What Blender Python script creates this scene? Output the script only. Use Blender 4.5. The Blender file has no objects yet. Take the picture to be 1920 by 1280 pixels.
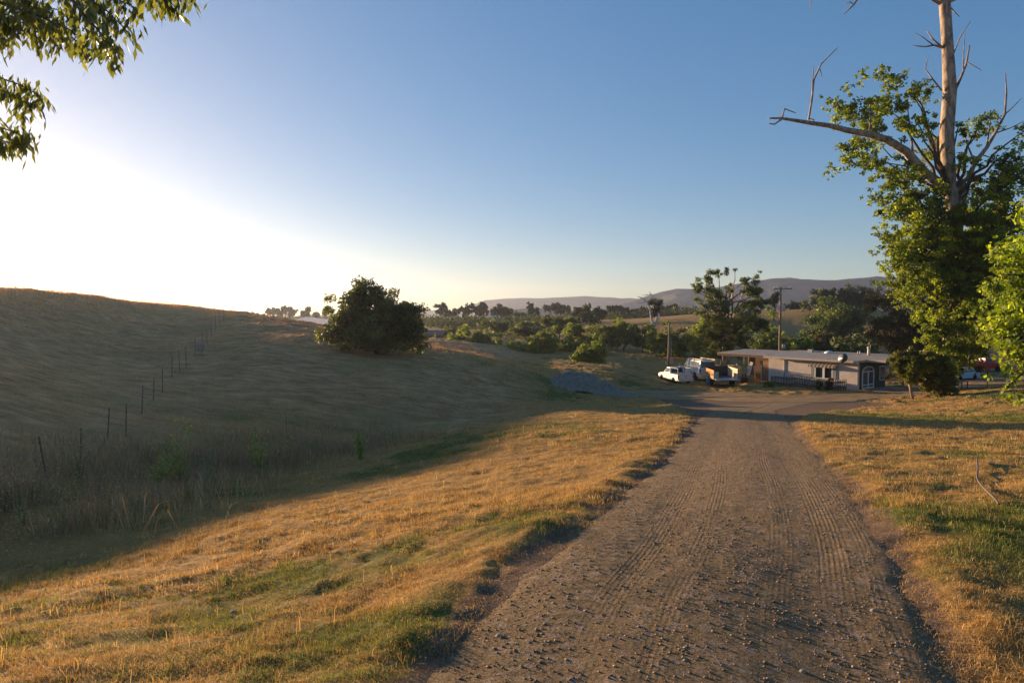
import bpy, bmesh, math
import numpy as np
from mathutils import Vector, Matrix

R = math.radians
scene = bpy.context.scene
COL = scene.collection
rng = np.random.default_rng(20240611)

# ------------------------------------------------------------------ camera
F = 1280.0                       # focal length in photograph pixels (1920 wide)
EYE = 1.85
PITCH = math.atan(50 / F)
cam_d = bpy.data.cameras.new('camera')
cam = bpy.data.objects.new('camera', cam_d)
COL.objects.link(cam)
cam.location = (0, 0, EYE)
cam.rotation_euler = (math.pi / 2 - PITCH, 0, 0)
cam_d.sensor_width = 36
cam_d.lens = 24
cam_d.clip_start = 0.05
cam_d.clip_end = 30000
scene.camera = cam

def ray(px, py):
    cu = (640 - py) / F
    d = np.array([(px - 960) / F, math.cos(PITCH) + cu * math.sin(PITCH), -math.sin(PITCH) + cu * math.cos(PITCH)])
    return d / d[1]

def W(px, py, d):
    v = ray(px, py) * d
    return np.array([v[0], d, v[2] + EYE])

# ------------------------------------------------------------------ noise
def _hash(ix, iy, seed):
    h = (ix.astype(np.int64) * 374761393 + iy.astype(np.int64) * 668265263 + seed * 1442695041) & 0x7fffffff
    h = ((h ^ (h >> 13)) * 1274126177) & 0x7fffffff
    return ((h ^ (h >> 16)) & 0xffff) / 65535.0

def vnoise(x, y, seed=0):
    ix, iy = np.floor(x), np.floor(y)
    fx, fy = x - ix, y - iy
    fx = fx * fx * (3 - 2 * fx); fy = fy * fy * (3 - 2 * fy)
    a, b = _hash(ix, iy, seed), _hash(ix + 1, iy, seed)
    c, d = _hash(ix, iy + 1, seed), _hash(ix + 1, iy + 1, seed)
    return (a + (b - a) * fx) * (1 - fy) + (c + (d - c) * fx) * fy

def fbm(x, y, seed=0, oct=4, gain=.5):
    s = 0; a = 1; t = 0
    for k in range(oct):
        s = s + a * vnoise(x, y, seed + k * 17); t += a
        a *= gain; x = x * 2.03 + 13.1; y = y * 2.03 + 7.7
    return s / t - .5

def smooth(e0, e1, x):
    t = np.clip((x - e0) / (e1 - e0), 0, 1)
    return t * t * (3 - 2 * t)

# ------------------------------------------------------------------ terrain heights: a thin-plate surface through surveyed points
SURV = [
 # the road and the slope left of it
 (960,1280,3.5),(400,1280,3.6),(0,1280,3.7),(1500,1280,3.5),(1920,1280,3.55),
 (0,1150,6),(400,1130,5.8),(700,1130,5.1),(0,1075,8.4),(200,1050,8.6),(400,1000,9.2),(700,1000,7.5),(1050,1000,6.2),
 (440,930,14.5),(900,900,12),(1000,850,16),(720,850,21),(900,800,25),(1000,780,29),(1150,800,22),(1250,760,34),(1150,760,37),
 (1345,1000,6.2),(1385,850,13),(1400,770,31),(1640,1000,6.2),(1530,850,13),(1600,780,28),
 (1900,1000,6.3),(1900,850,13.5),(1900,780,28),(1900,738,44),(1700,750,50),
 # gully and hill
 (0,1000,10.5),(0,930,13),(100,960,12),(100,880,15.5),(100,800,20),(100,700,30),(100,620,44),(100,548,60),(200,558,66),
 (300,900,17),(300,820,21.5),(300,720,32),(300,650,47),(300,600,61),(300,571.5,71),
 (500,865,21),(500,780,28),(500,700,37),(500,650,44),(500,624,53),(500,606.5,60),(550,613.5,58),
 (410,592,64),(350,580.5,68),(455,600,62),(0,700,26),(0,600,42),(0,541,54),
 (650,845,24),(650,770,31),(650,700,39),(650,665,45),(650,631,55),(600,620.5,56),
 (800,810,29),(800,755,34),(800,700,41),(800,660,49),(800,648,75),
 (900,775,34),(900,735,39),(900,700,44),(900,680,49),(900,665,75),(900,642,110),
 (1000,750,39),(1000,715,46),(1000,697,52),(1000,685,78),(1000,662,105),
 (1060,720,52),(1120,738,48),(1120,692,72),(1120,672,95),
 (1265,745,54),(1265,715,72),(1265,684,98),
 (1440,722,68),(1610,732,62),(1500,755,47),(1800,716,72),(1900,712,74),(1820,700,88),(1463,690,96),
 (1600,690,100),(1900,690,100),
 # farther ground
 (1180,660,120),(1340,655,120),(1140,612,180),(1340,600,185),(1500,630,160),(1600,625,160),(1340,586,240),(1500,580,240),(1600,578,240),(1140,606,235),
 (1900,600,200),(800,625,170),(950,620,190),(800,606,300),(1000,604,300),(1150,598,310),(1400,592,330),
 (600,622,130),(500,612,150),(560,606,300),(1900,590,320),
]
WORLD = [(0,0,0.02),(-3,-2,0.0),(4,-2,.1),(0,-15,.9),(-15,-10,.6),(15,-10,.8),(-9,3,-.55),(10,3,.35),
 (-14,8,-.9),(-24,14,1.0),(-41,20,3.2),(-41,35,3.35),(-41,43,3.55),(-22,-2,1.3),(-40,-10,4.0),
 (-58,45,2.2),(-60,62,1.6),(-62,88,-.5),(-70,110,-2),(-66,20,3.0),(-90,60,-1),(-110,140,-4),(-70,180,-3.5),(-150,40,0),
 (25,10,.1),(40,20,-.3),(45,45,-2.6),(70,70,-4.2),(80,20,-.5),(60,-10,1.0),(90,140,-3),(170,260,0),(-160,300,-3),(0,330,-2.2),(200,60,-1)]
_P = np.array([W(*s) for s in SURV] + [np.array(w, float) for w in WORLD])
_sx = _P[:, 0] / 1.0; _sy = _P[:, 1] / 1.0
def _warp(x, y):                      # compress distance so far points do not dominate
    r = np.sqrt(x * x + y * y) + 6.0
    k = np.log(r / 6.0) * 18 / np.maximum(r - 6.0, 1e-3)
    return x * k, y * k
def _tps(r2):
    return np.where(r2 > 1e-9, .5 * r2 * np.log(np.maximum(r2, 1e-9)), 0)
_wx, _wy = _warp(_P[:, 0], _P[:, 1])
_n = len(_P)
_K = _tps((_wx[:, None] - _wx) ** 2 + (_wy[:, None] - _wy) ** 2) + np.eye(_n) * .6
_A = np.zeros((_n + 3, _n + 3)); _A[:_n, :_n] = _K
_A[:_n, _n] = 1; _A[:_n, _n + 1] = _wx; _A[:_n, _n + 2] = _wy; _A[_n:, :_n] = _A[:_n, _n:].T
_sol = np.linalg.solve(_A, np.concatenate([_P[:, 2], np.zeros(3)]))

def base_h(x, y):
    x = np.atleast_1d(np.asarray(x, float)); y = np.atleast_1d(np.asarray(y, float))
    out = np.empty(x.shape)
    xf, yf, of = x.ravel(), y.ravel(), out.reshape(-1)
    for i in range(0, xf.size, 40000):
        a, b = _warp(xf[i:i + 40000], yf[i:i + 40000])
        r2 = (a[:, None] - _wx) ** 2 + (b[:, None] - _wy) ** 2
        of[i:i + 40000] = _tps(r2) @ _sol[:_n] + _sol[_n] + _sol[_n + 1] * a + _sol[_n + 2] * b
    r = np.sqrt(x * x + y * y)
    t = smooth(300, 460, r)
    far = -3.0 + 3.0 * fbm(x / 300, y / 300, 5, 3)
    return out * (1 - t) + far * t

def hit_base(px, py, d0=2.0, d1=500, fn=None):
    fn = fn or base_h
    d = np.exp(np.linspace(math.log(d0), math.log(d1), 900))
    r = ray(px, py)
    below = EYE + r[2] * d - fn(r[0] * d, d)
    k = np.argmax(below < 0)
    if below[k] >= 0: return None
    if k == 0: dd = d[0]
    else:
        a, b = below[k - 1], below[k]
        dd = d[k - 1] + (d[k] - d[k - 1]) * a / (a - b)
    return np.array([r[0] * dd, dd, EYE + r[2] * dd])

# ------------------------------------------------------------------ the dirt road: edges surveyed along its length
ROAD_PX = [  # (left px, right px, py)
 (760,1795,1280),(905,1725,1130),(1045,1665,1020),(1150,1610,930),(1240,1545,860),(1296,1492,800),(1335,1466,765)]
_c = []
for l, r, y in ROAD_PX:
    a, b = hit_base(l, y), hit_base(r, y)
    _c.append((a[0], a[1], b[0], b[1]))
_c = np.array(_c)
_c0 = _c[0] - (_c[1] - _c[0]) * np.array([1, 1, 1, 1]) * 2.2
_far = _c[-1].copy(); _dir = (_c[-1] - _c[-3]) / np.linalg.norm((_c[-1] - _c[-3])[:2])
_c = np.vstack([_c0, _c, [_far + _dir * 5 + np.array([-.5, 0, 1.5, 0])], [_far + _dir * 11 + np.array([-1.5, 0, 4., 0])]])
# resample
_s = np.concatenate([[0], np.cumsum(np.hypot(*np.diff((_c[:, :2] + _c[:, 2:]) / 2, axis=0).T))])
ROAD_S = np.linspace(0, _s[-1], 700)
def _cr(t, ts, v):                    # smooth interpolation of the survey
    m = np.gradient(v, ts)
    i = np.clip(np.searchsorted(ts, t) - 1, 0, len(ts) - 2)
    h = ts[i + 1] - ts[i]; u = (t - ts[i]) / h
    return ((2*u**3-3*u**2+1)*v[i] + (u**3-2*u**2+u)*h*m[i] + (-2*u**3+3*u**2)*v[i+1] + (u**3-u**2)*h*m[i+1])
RL = np.stack([_cr(ROAD_S, _s, _c[:, 0]), _cr(ROAD_S, _s, _c[:, 1])], 1)
RR = np.stack([_cr(ROAD_S, _s, _c[:, 2]), _cr(ROAD_S, _s, _c[:, 3])], 1)

# second track: from the gully past the mound, by the house, out to the right
YARD_PX = [(1165,742,2.5),(1225,741,5.5),(1330,741,9),(1470,747,9.5),(1600,744,6),(1720,733,6),(1840,717,8),(1990,708,9)]
YC, YW = [], []
for px, py, w in YARD_PX:
    p = hit_base(px, py); YC.append(p[:2]); YW.append(w)
YC = np.array(YC); YW = np.array(YW, float)

def road_mask(x, y):
    """signed: >0 inside the main road (metres from the nearest edge, roughly)"""
    sh = x.shape; x = x.ravel(); y = y.ravel()
    out = np.full(x.shape, -9.0)
    near = np.where((y > -8) & (y < 55) & (np.abs(x - .25 * y) < 16))[0]
    M = (RL + RR) / 2; Wd = np.hypot(*(RR - RL).T) / 2
    Ms, Ws = M[::5], Wd[::5]
    for i in range(0, near.size, 40000):
        j = near[i:i + 40000]
        d2 = (x[j][:, None] - Ms[:, 0]) ** 2 + (y[j][:, None] - Ms[:, 1]) ** 2
        k = np.argmin(d2, 1)
        # lateral distance
        t = np.gradient(Ms, axis=0); t /= np.linalg.norm(t, axis=1)[:, None]
        lat = np.abs((x[j] - Ms[k, 0]) * -t[k, 1] + (y[j] - Ms[k, 1]) * t[k, 0])
        lon = np.abs((x[j] - Ms[k, 0]) * t[k, 0] + (y[j] - Ms[k, 1]) * t[k, 1])
        out[j] = Ws[k] - np.maximum(lat, np.where(lon > 1, np.sqrt(d2[np.arange(j.size), k]), 0))
    return out.reshape(sh)

def yard_mask(x, y):
    sh = x.shape; x = x.ravel(); y = y.ravel()
    best = np.full(x.shape, -99.0)
    for i in range(len(YC) - 1):
        a, b = YC[i], YC[i + 1]; ab = b - a
        t = np.clip(((x - a[0]) * ab[0] + (y - a[1]) * ab[1]) / (ab @ ab), 0, 1)
        d = np.hypot(x - a[0] - t * ab[0], y - a[1] - t * ab[1])
        best = np.maximum(best, (YW[i] + (YW[i + 1] - YW[i]) * t) / 2 - d)
    return best.reshape(sh)

def micro(x, y):
    """lumps, furrows and tussocks of the real ground"""
    r = np.sqrt(x * x + y * y)
    m = .15 * fbm(x / 3.2 + .35 * y / 3.2, y / 3.2, 3, 3) + .11 * fbm(x / .60, y / .60, 9, 3) + .05 * np.abs(fbm(x / .26, y / .26, 13, 2))
    u, v = x * .80 + y * .60, -x * .60 + y * .80       # furrows run along the slope
    m = m + .10 * np.abs(fbm(u / 2.6, v / .75, 21, 3)) * smooth(0, 4, r)
    return m * smooth(.6, 2.2, r) * (1 - smooth(120, 260, r)) * (1 + 1.5 * smooth(25, 70, r))

def H(x, y, with_micro=True):
    x = np.atleast_1d(np.asarray(x, float)); y = np.atleast_1d(np.asarray(y, float))
    z = base_h(x, y)
    rm = road_mask(x, y) + .22 * fbm(x / .8, y / .8, 31, 3)
    ym = yard_mask(x, y) + 1.2 * fbm(x / 3, y / 3, 33, 3)
    if with_micro:
        k = 1 - np.maximum(smooth(-.15, .25, rm), smooth(-.5, 1.0, ym) * .85)
        z = z + micro(x, y) * k
    z = z - .055 * smooth(-.40, .28, rm)
    # spoil thrown up along the left edge
    z = z + .02 * np.exp(-((rm + .35) / .28) ** 2) * (.4 + 1.2 * vnoise(x / .9, y / .9, 41)) * smooth(2, 5, np.hypot(x, y))
    return z
def h1(x, y): return float(H(np.array([x]), np.array([y]))[0])
def hit(px, py, d0=2.0, d1=500): return hit_base(px, py, d0, d1, fn=lambda a, b: H(a, b))
def at(px, d):                      # ground point straight below a sight line at depth d
    x = ray(px, 600)[0] * d
    return np.array([x, d, h1(x, d)])
# ------------------------------------------------------------------ mesh building
class MB:
    def __init__(s): s.v = []; s.f = []; s.n = 0; s.tint = []
    def add(s, v, f, tint=None):
        v = np.asarray(v, float).reshape(-1, 3)
        s.v.append(v)
        if isinstance(f, np.ndarray): s.f.append(f + s.n)
        elif len(f):
            by = {}
            for q in f: by.setdefault(len(q), []).append(q)
            for q in by.values(): s.f.append(np.array(q) + s.n)
        if tint is not None: s.tint.append(np.broadcast_to(np.asarray(tint, float), (len(v), 3)))
        s.n += len(v); return s
    def box(s, c, size, rz=0, rx=0, ry=0):
        v = np.array([[x, y, z] for x in (-.5, .5) for y in (-.5, .5) for z in (-.5, .5)]) * size
        m = np.array(Matrix.Rotation(rz, 3, 'Z') @ Matrix.Rotation(ry, 3, 'Y') @ Matrix.Rotation(rx, 3, 'X'))
        v = v @ m.T + np.asarray(c, float)
        return s.add(v, [(0,1,3,2),(4,6,7,5),(0,4,5,1),(2,3,7,6),(0,2,6,4),(1,5,7,3)])
    def tube(s, pts, rad, n=8, cap=True):
        pts = np.asarray(pts, float); rad = np.broadcast_to(np.asarray(rad, float), (len(pts),))
        t = np.gradient(pts, axis=0); t /= np.linalg.norm(t, axis=1)[:, None] + 1e-12
        up = np.array([0, 0, 1.]) if abs(t[0, 2]) < .9 else np.array([1., 0, 0])
        vs = []
        a = np.cross(t[0], up); a /= np.linalg.norm(a)
        ang = np.linspace(0, 2 * math.pi, n, endpoint=False)
        for i in range(len(pts)):
            a = a - t[i] * (a @ t[i]); a /= np.linalg.norm(a) + 1e-12
            b = np.cross(t[i], a)
            vs.append(pts[i] + rad[i] * (np.cos(ang)[:, None] * a + np.sin(ang)[:, None] * b))
        k = np.arange(n); f = []
        for i in range(len(pts) - 1):
            f.append(np.stack([i*n+k, i*n+(k+1) % n, (i+1)*n+(k+1) % n, (i+1)*n+k], 1))
        s_n = s.n
        s.add(np.vstack(vs), np.vstack(f))
        if cap:
            s.f.append(np.array([list(range(n))[::-1]]) + s_n)
            s.f.append(np.array([list(range((len(pts)-1)*n, len(pts)*n))]) + s_n)
        return s
    def prism(s, prof, y0, y1, axis='y', taper=None):
        """profile polygon (a,b) extruded; axis y: (x,z) profile"""
        prof = np.asarray(prof, float); n = len(prof)
        A = np.zeros((n, 3)); B = np.zeros((n, 3))
        ia, ib, ic = {'y': (0, 2, 1), 'x': (1, 2, 0), 'z': (0, 1, 2)}[axis]
        for M, c in ((A, y0), (B, y1)):
            M[:, ia] = prof[:, 0]; M[:, ib] = prof[:, 1]; M[:, ic] = c
        k = np.arange(n)
        b = s.n
        s.add(np.vstack([A, B]), np.stack([k, (k+1) % n, (k+1) % n + n, k + n], 1))
        s.f.append(np.array([list(range(n))[::-1]]) + b); s.f.append(np.array([list(range(n, 2*n))]) + b)
        return s
    def lathe(s, prof, c, axis='z', n=16):
        """profile (r, h) turned about an axis through c"""
        prof = np.asarray(prof, float); m = len(prof)
        ang = np.linspace(0, 2 * math.pi, n, endpoint=False)
        vs = []
        for r_, h_ in prof:
            p = np.stack([r_*np.cos(ang), r_*np.sin(ang), np.full(n, h_)], 1)
            if axis == 'y': p = p[:, [0, 2, 1]]
            if axis == 'x': p = p[:, [2, 0, 1]]
            vs.append(p + np.asarray(c, float))
        k = np.arange(n); f = [np.stack([i*n+k, i*n+(k+1) % n, (i+1)*n+(k+1) % n, (i+1)*n+k], 1) for i in range(m-1)]
        b = s.n
        s.add(np.vstack(vs), np.vstack(f))
        if prof[0][0] > 1e-4: s.f.append(np.array([list(range(n))[::-1]]) + b)
        if prof[-1][0] > 1e-4: s.f.append(np.array([list(range((m-1)*n, m*n))]) + b)
        return s
    def data(s, name):
        me = bpy.data.meshes.new(name)
        v = np.vstack(s.v)
        me.vertices.add(len(v)); me.vertices.foreach_set('co', v.astype(np.float32).ravel())
        ls = np.concatenate([q.ravel() for q in s.f]); cnt = np.concatenate([np.full(len(q), q.shape[1]) for q in s.f])
        me.loops.add(len(ls)); me.loops.foreach_set('vertex_index', ls.astype(np.int32))
        me.polygons.add(len(cnt))
        me.polygons.foreach_set('loop_start', np.concatenate([[0], np.cumsum(cnt)[:-1]]).astype(np.int32))
        me.polygons.foreach_set('loop_total', cnt.astype(np.int32))
        if s.tint:
            t = np.vstack(s.tint)
            if len(t) == len(v):
                at_ = me.attributes.new('tint', 'FLOAT_COLOR', 'POINT')
                at_.data.foreach_set('color', np.concatenate([t, np.ones((len(t), 1))], 1).astype(np.float32).ravel())
        me.update(calc_edges=True)
        return me
    def build(s, name, mat, parent=None, smooth_=False, bevel=0, fix=True):
        me = s.data(name)
        if fix or bevel:
            bm = bmesh.new(); bm.from_mesh(me)
            if bevel:
                bmesh.ops.remove_doubles(bm, verts=bm.verts, dist=1e-5)
                bmesh.ops.recalc_face_normals(bm, faces=bm.faces)
                es = [e for e in bm.edges if len(e.link_faces) == 2 and e.calc_face_angle(0) > .5]
                bmesh.ops.bevel(bm, geom=es, offset=bevel, segments=2, profile=.5, affect='EDGES', clamp_overlap=True)
            else:
                bmesh.ops.recalc_face_normals(bm, faces=bm.faces)
            bm.to_mesh(me); bm.free()
        me.polygons.foreach_set('use_smooth', np.full(len(me.polygons), bool(smooth_)))
        return link(name, me, mat, parent)

def link(name, me, mat, parent=None):
    o = bpy.data.objects.new(name, me); COL.objects.link(o)
    if mat is not None: me.materials.append(mat)
    if parent is not None: o.parent = parent
    return o
def tag(o, label=None, cat=None, group=None, kind=None):
    if label: o['label'] = label
    if cat: o['category'] = cat
    if group: o['group'] = group
    if kind: o['kind'] = kind
    return o
def empty(name, loc, rz=0, label=None, cat=None, group=None):
    o = bpy.data.objects.new(name, None); COL.objects.link(o)
    o.location = [float(c) for c in loc]; o.rotation_euler = (0, 0, rz); o.empty_display_size = .3
    return tag(o, label, cat, group)
def copy_tree(o, parent=None):
    c = o.copy(); COL.objects.link(c); c.parent = parent
    for ch in [q for q in scene.objects if q.parent == o]: copy_tree(ch, c)
    return c

# ------------------------------------------------------------------ materials
class NT:
    def __init__(s, name):
        s.m = bpy.data.materials.new(name); s.m.use_nodes = True
        s.t = s.m.node_tree; s.t.nodes.clear()
        s.out = s.n('ShaderNodeOutputMaterial')
    def n(s, k, **kw):
        q = s.t.nodes.new(k)
        for a, b in kw.items(): setattr(q, a, b)
        return q
    def l(s, a, b): s.t.links.new(a, b)
    def coord(s, k='Object'): return s.n('ShaderNodeTexCoord').outputs[k]
    def noise(s, vec, scale, detail=4, rough=.55, dist=0):
        q = s.n('ShaderNodeTexNoise'); q.inputs['Scale'].default_value = scale; q.inputs['Detail'].default_value = detail
        q.inputs['Roughness'].default_value = rough; q.inputs['Distortion'].default_value = dist
        if vec is not None: s.l(vec, q.inputs['Vector'])
        return q.outputs['Fac']
    def ramp(s, fac, stops):
        q = s.n('ShaderNodeValToRGB'); e = q.color_ramp.elements
        while len(e) < len(stops): e.new(.5)
        for i, (p, c) in enumerate(stops):
            e[i].position = p; e[i].color = (*c, 1) if len(c) == 3 else c
        s.l(fac, q.inputs['Fac']); return q.outputs['Color']
    def mix(s, fac, a, b, mode='MIX'):
        q = s.n('ShaderNodeMix', data_type='RGBA', blend_type=mode)
        for i, v in ((0, fac), (6, a), (7, b)):
            if isinstance(v, (int, float)): q.inputs[i].default_value = v
            elif isinstance(v, tuple): q.inputs[i].default_value = (*v, 1)
            else: s.l(v, q.inputs[i])
        return q.outputs[2]
    def math(s, op, a, b=0.0):
        q = s.n('ShaderNodeMath', operation=op)
        for i, v in ((0, a), (1, b)):
            if isinstance(v, (int, float)): q.inputs[i].default_value = v
            else: s.l(v, q.inputs[i])
        return q.outputs[0]
    def mapping(s, vec, scale=(1,1,1), rot=(0,0,0)):
        q = s.n('ShaderNodeMapping'); q.inputs['Scale'].default_value = scale; q.inputs['Rotation'].default_value = rot
        s.l(vec, q.inputs['Vector']); return q.outputs[0]
    def attr(s, name, out='Color'):
        q = s.n('ShaderNodeAttribute'); q.attribute_name = name; return q.outputs[out]
    def bump(s, h, strength=.4, dist=.02, prev=None):
        q = s.n('ShaderNodeBump'); q.inputs['Strength'].default_value = strength; q.inputs['Distance'].default_value = dist
        s.l(h, q.inputs['Height'])
        if prev is not None: s.l(prev, q.inputs['Normal'])
        return q.outputs[0]
    def bsdf(s, color, rough=.9, spec=.2, metal=0, normal=None, coat=0):
        q = s.n('ShaderNodeBsdfPrincipled')
        for k, v in (('Base Color', color), ('Roughness', rough), ('Metallic', metal), ('Specular IOR Level', spec), ('Coat Weight', coat)):
            if isinstance(v, tuple): q.inputs[k].default_value = (*v, 1)
            elif isinstance(v, (int, float)): q.inputs[k].default_value = v
            else: s.l(v, q.inputs[k])
        if normal is not None: s.l(normal, q.inputs['Normal'])
        return q.outputs[0]
    def done(s, sh): s.l(sh, s.out.inputs['Surface']); return s.m

def plain(name, color, rough=.7, spec=.3, metal=0, var=.15, scale=3.0, bump=0, coat=0, dirt=None):
    """paint, metal, timber ... with uneven tone"""
    t = NT(name); c = t.coord()
    f = t.noise(c, scale, 5, .6)
    lo = tuple(v * (1 - var) for v in color); hi = tuple(min(1, v * (1 + var)) for v in color)
    col = t.ramp(f, [(.3, lo), (.7, hi)])
    if dirt:
        f2 = t.noise(c, scale * .6, 6, .7)
        col = t.mix(t.ramp(f2, [(.5, (0, 0, 0)), (.75, (1, 1, 1))]), col, dirt)
    nrm = t.bump(t.noise(c, scale * 8, 4), bump, .01) if bump else None
    return t.done(t.bsdf(col, rough, spec, metal, nrm, coat))

def foliage_mat(name, trans=.35, rough=.6, spec=.25, mul=(1, 1, 1), tmul=(1.5, 1.6, .55)):
    t = NT(name)
    col = t.mix(1.0, t.attr('tint'), mul, 'MULTIPLY')
    d = t.bsdf(col, rough, spec)
    tr = t.n('ShaderNodeBsdfTranslucent')
    t.l(t.mix(1.0, col, tmul, 'MULTIPLY'), tr.inputs['Color'])
    mx = t.n('ShaderNodeMixShader'); mx.inputs[0].default_value = trans
    t.l(d, mx.inputs[1]); t.l(tr.outputs[0], mx.inputs[2])
    return t.done(mx.outputs[0])

def wood_mat(name, c1, c2, scale=2.0, axis=(1, 1, 8), rough=.85):
    t = NT(name); c = t.mapping(t.coord(), axis)
    f = t.noise(c, scale, 6, .65, .6)
    col = t.ramp(f, [(.28, c1), (.72, c2)])
    return t.done(t.bsdf(col, rough, .2, 0, t.bump(f, .3, .01)))
def glass_mat(name, tint=(.02, .025, .03), rough=.06):
    t = NT(name)
    return t.done(t.bsdf(tint, rough, .6))
# ------------------------------------------------------------------ light, sky, air
SUN_AZ, SUN_EL = R(-45), R(5.8)
sun_dir = Vector((math.sin(SUN_AZ) * math.cos(SUN_EL), math.cos(SUN_AZ) * math.cos(SUN_EL), math.sin(SUN_EL)))
sl = bpy.data.lights.new('sun', 'SUN'); sl.energy = 5.0; sl.angle = R(.55); sl.color = (1.0, .685, .40)
so = bpy.data.objects.new('sun', sl); COL.objects.link(so)
so.rotation_euler = sun_dir.to_track_quat('Z', 'Y').to_euler(); so.location = (-40, 40, 60)
world = bpy.data.worlds.new('World'); scene.world = world; world.use_nodes = True
wt = world.node_tree; wt.nodes.clear()
wo = wt.nodes.new('ShaderNodeOutputWorld'); bg = wt.nodes.new('ShaderNodeBackground'); sk = wt.nodes.new('ShaderNodeTexSky')
sk.sky_type = 'NISHITA'; sk.sun_disc = False; sk.sun_elevation = SUN_EL; sk.sun_rotation = SUN_AZ
sk.altitude = 100; sk.air_density = 0.85; sk.dust_density = 0.2; sk.ozone_density = 2.7
bg.inputs['Strength'].default_value = .11
hs = wt.nodes.new('ShaderNodeHueSaturation'); hs.inputs['Saturation'].default_value = 1.5; hs.inputs['Hue'].default_value = .508
gm = wt.nodes.new('ShaderNodeGamma'); gm.inputs['Gamma'].default_value = .56   # soft shoulder of the sky's range
wt.links.new(sk.outputs[0], gm.inputs['Color']); wt.links.new(gm.outputs[0], hs.inputs['Color']); wb = wt.nodes.new('ShaderNodeMix'); wb.data_type = 'RGBA'; wb.blend_type = 'MULTIPLY'; wb.inputs[0].default_value = 1; wb.inputs[7].default_value = (1.03, .972, 1.0, 1)   # white balance of the sky
wt.links.new(hs.outputs[0], wb.inputs[6]); wt.links.new(wb.outputs[2], bg.inputs['Color']); wt.links.new(bg.outputs[0], wo.inputs['Surface'])
vs = scene.view_settings
vs.view_transform = 'Standard'; vs.look = 'None'; vs.gamma = 1; vs.exposure = 1.5
scene.cycles.max_bounces = 6; scene.cycles.diffuse_bounces = 3; scene.cycles.glossy_bounces = 2
scene.cycles.transmission_bounces = 3; scene.cycles.transparent_max_bounces = 4; scene.cycles.volume_bounces = 0

# ------------------------------------------------------------------ the ground: one sheet out to the horizon
ang = np.concatenate([np.linspace(-180, -80, 40, endpoint=False), np.linspace(-80, -42, 90, endpoint=False),
                      np.linspace(-42, 42, 760, endpoint=False), np.linspace(42, 80, 60, endpoint=False), np.linspace(80, 180, 40, endpoint=False)])
rad = np.concatenate([[.3, .7, 1.1, 1.5], np.exp(np.linspace(math.log(1.9), math.log(120), 520)), np.exp(np.linspace(math.log(123), math.log(480), 90)),
                      np.exp(np.linspace(math.log(520), math.log(3000), 40))])
A_, R_ = np.meshgrid(np.radians(ang), rad)
GX, GY = R_ * np.sin(A_), R_ * np.cos(A_)
GZ = H(GX, GY)
GZ = GZ - .10 * smooth(.30, .75, road_mask(GX, GY)) * (1 - smooth(-2.5, -.5, yard_mask(GX, GY))) * (1 - smooth(24, 29, GY))          # the road sheet lies in this bed
rm = road_mask(GX, GY) + .22 * fbm(GX / .8, GY / .8, 31, 3)
ym = yard_mask(GX, GY) + 1.2 * fbm(GX / 3, GY / 3, 33, 3)
dirt = np.clip(np.maximum(smooth(-.35, .15, rm), smooth(-.6, .6, ym)), 0, 1)
nr, na = R_.shape
idx = np.arange(nr * na).reshape(nr, na)
q = np.stack([idx[:-1, :], idx[1:, :], np.roll(idx, -1, 1)[1:, :], np.roll(idx, -1, 1)[:-1, :]], -1).reshape(-1, 4)
g = MB(); g.add(np.stack([GX, GY, GZ], -1).reshape(-1, 3), q)
g.add([[0, 0, h1(0, 0)]], [])
g.f.append(np.stack([np.full(na, nr * na), idx[0], np.roll(idx[0], -1)], 1))

def lushness(x, y):
    """0 = dry straw, 1 = green; patches as in the meadow"""
    l = fbm(x / 5.5, y / 5.5, 61, 4) * 1.7 + fbm(x / 1.1, y / 1.1, 67, 3) * .8
    l = l + .10 * smooth(14, 24, y) * (1 - smooth(40, 60, y)) * (x > -8) - .45 * smooth(100, 150, y) - .22 * np.exp(-(((x + 3.0) / 3.6) ** 2 + ((y - 9) / 6.0) ** 2))
    l = l + .16 * np.exp(-(((x + 1.2) / 1.0) ** 2 + ((y - 3.6) / .7) ** 2)) - .10 * smooth(2, 4, x) * (1 - smooth(20, 30, y)) + .05 * np.exp(-(((x - 4.6) / 1.2) ** 2 + ((y - 5.0) / 2.0) ** 2))
    return np.clip(.33 + l, 0, 1)
hillm = np.maximum(smooth(0, 5, -(GX + 8.5)), smooth(22, 32, GY) * smooth(-3.5, 1.5, -GX)) * (1 - smooth(95, 130, GY))
gmesh = g.data('ground')
for nm, arr in (('dirt', dirt), ('lush', lushness(GX, GY)), ('hill', hillm)):
    a = gmesh.attributes.new(nm, 'FLOAT', 'POINT')
    a.data.foreach_set('value', np.concatenate([arr.ravel(), [0]]).astype(np.float32))
gmesh.polygons.foreach_set('use_smooth', np.ones(len(gmesh.polygons), bool))

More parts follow.
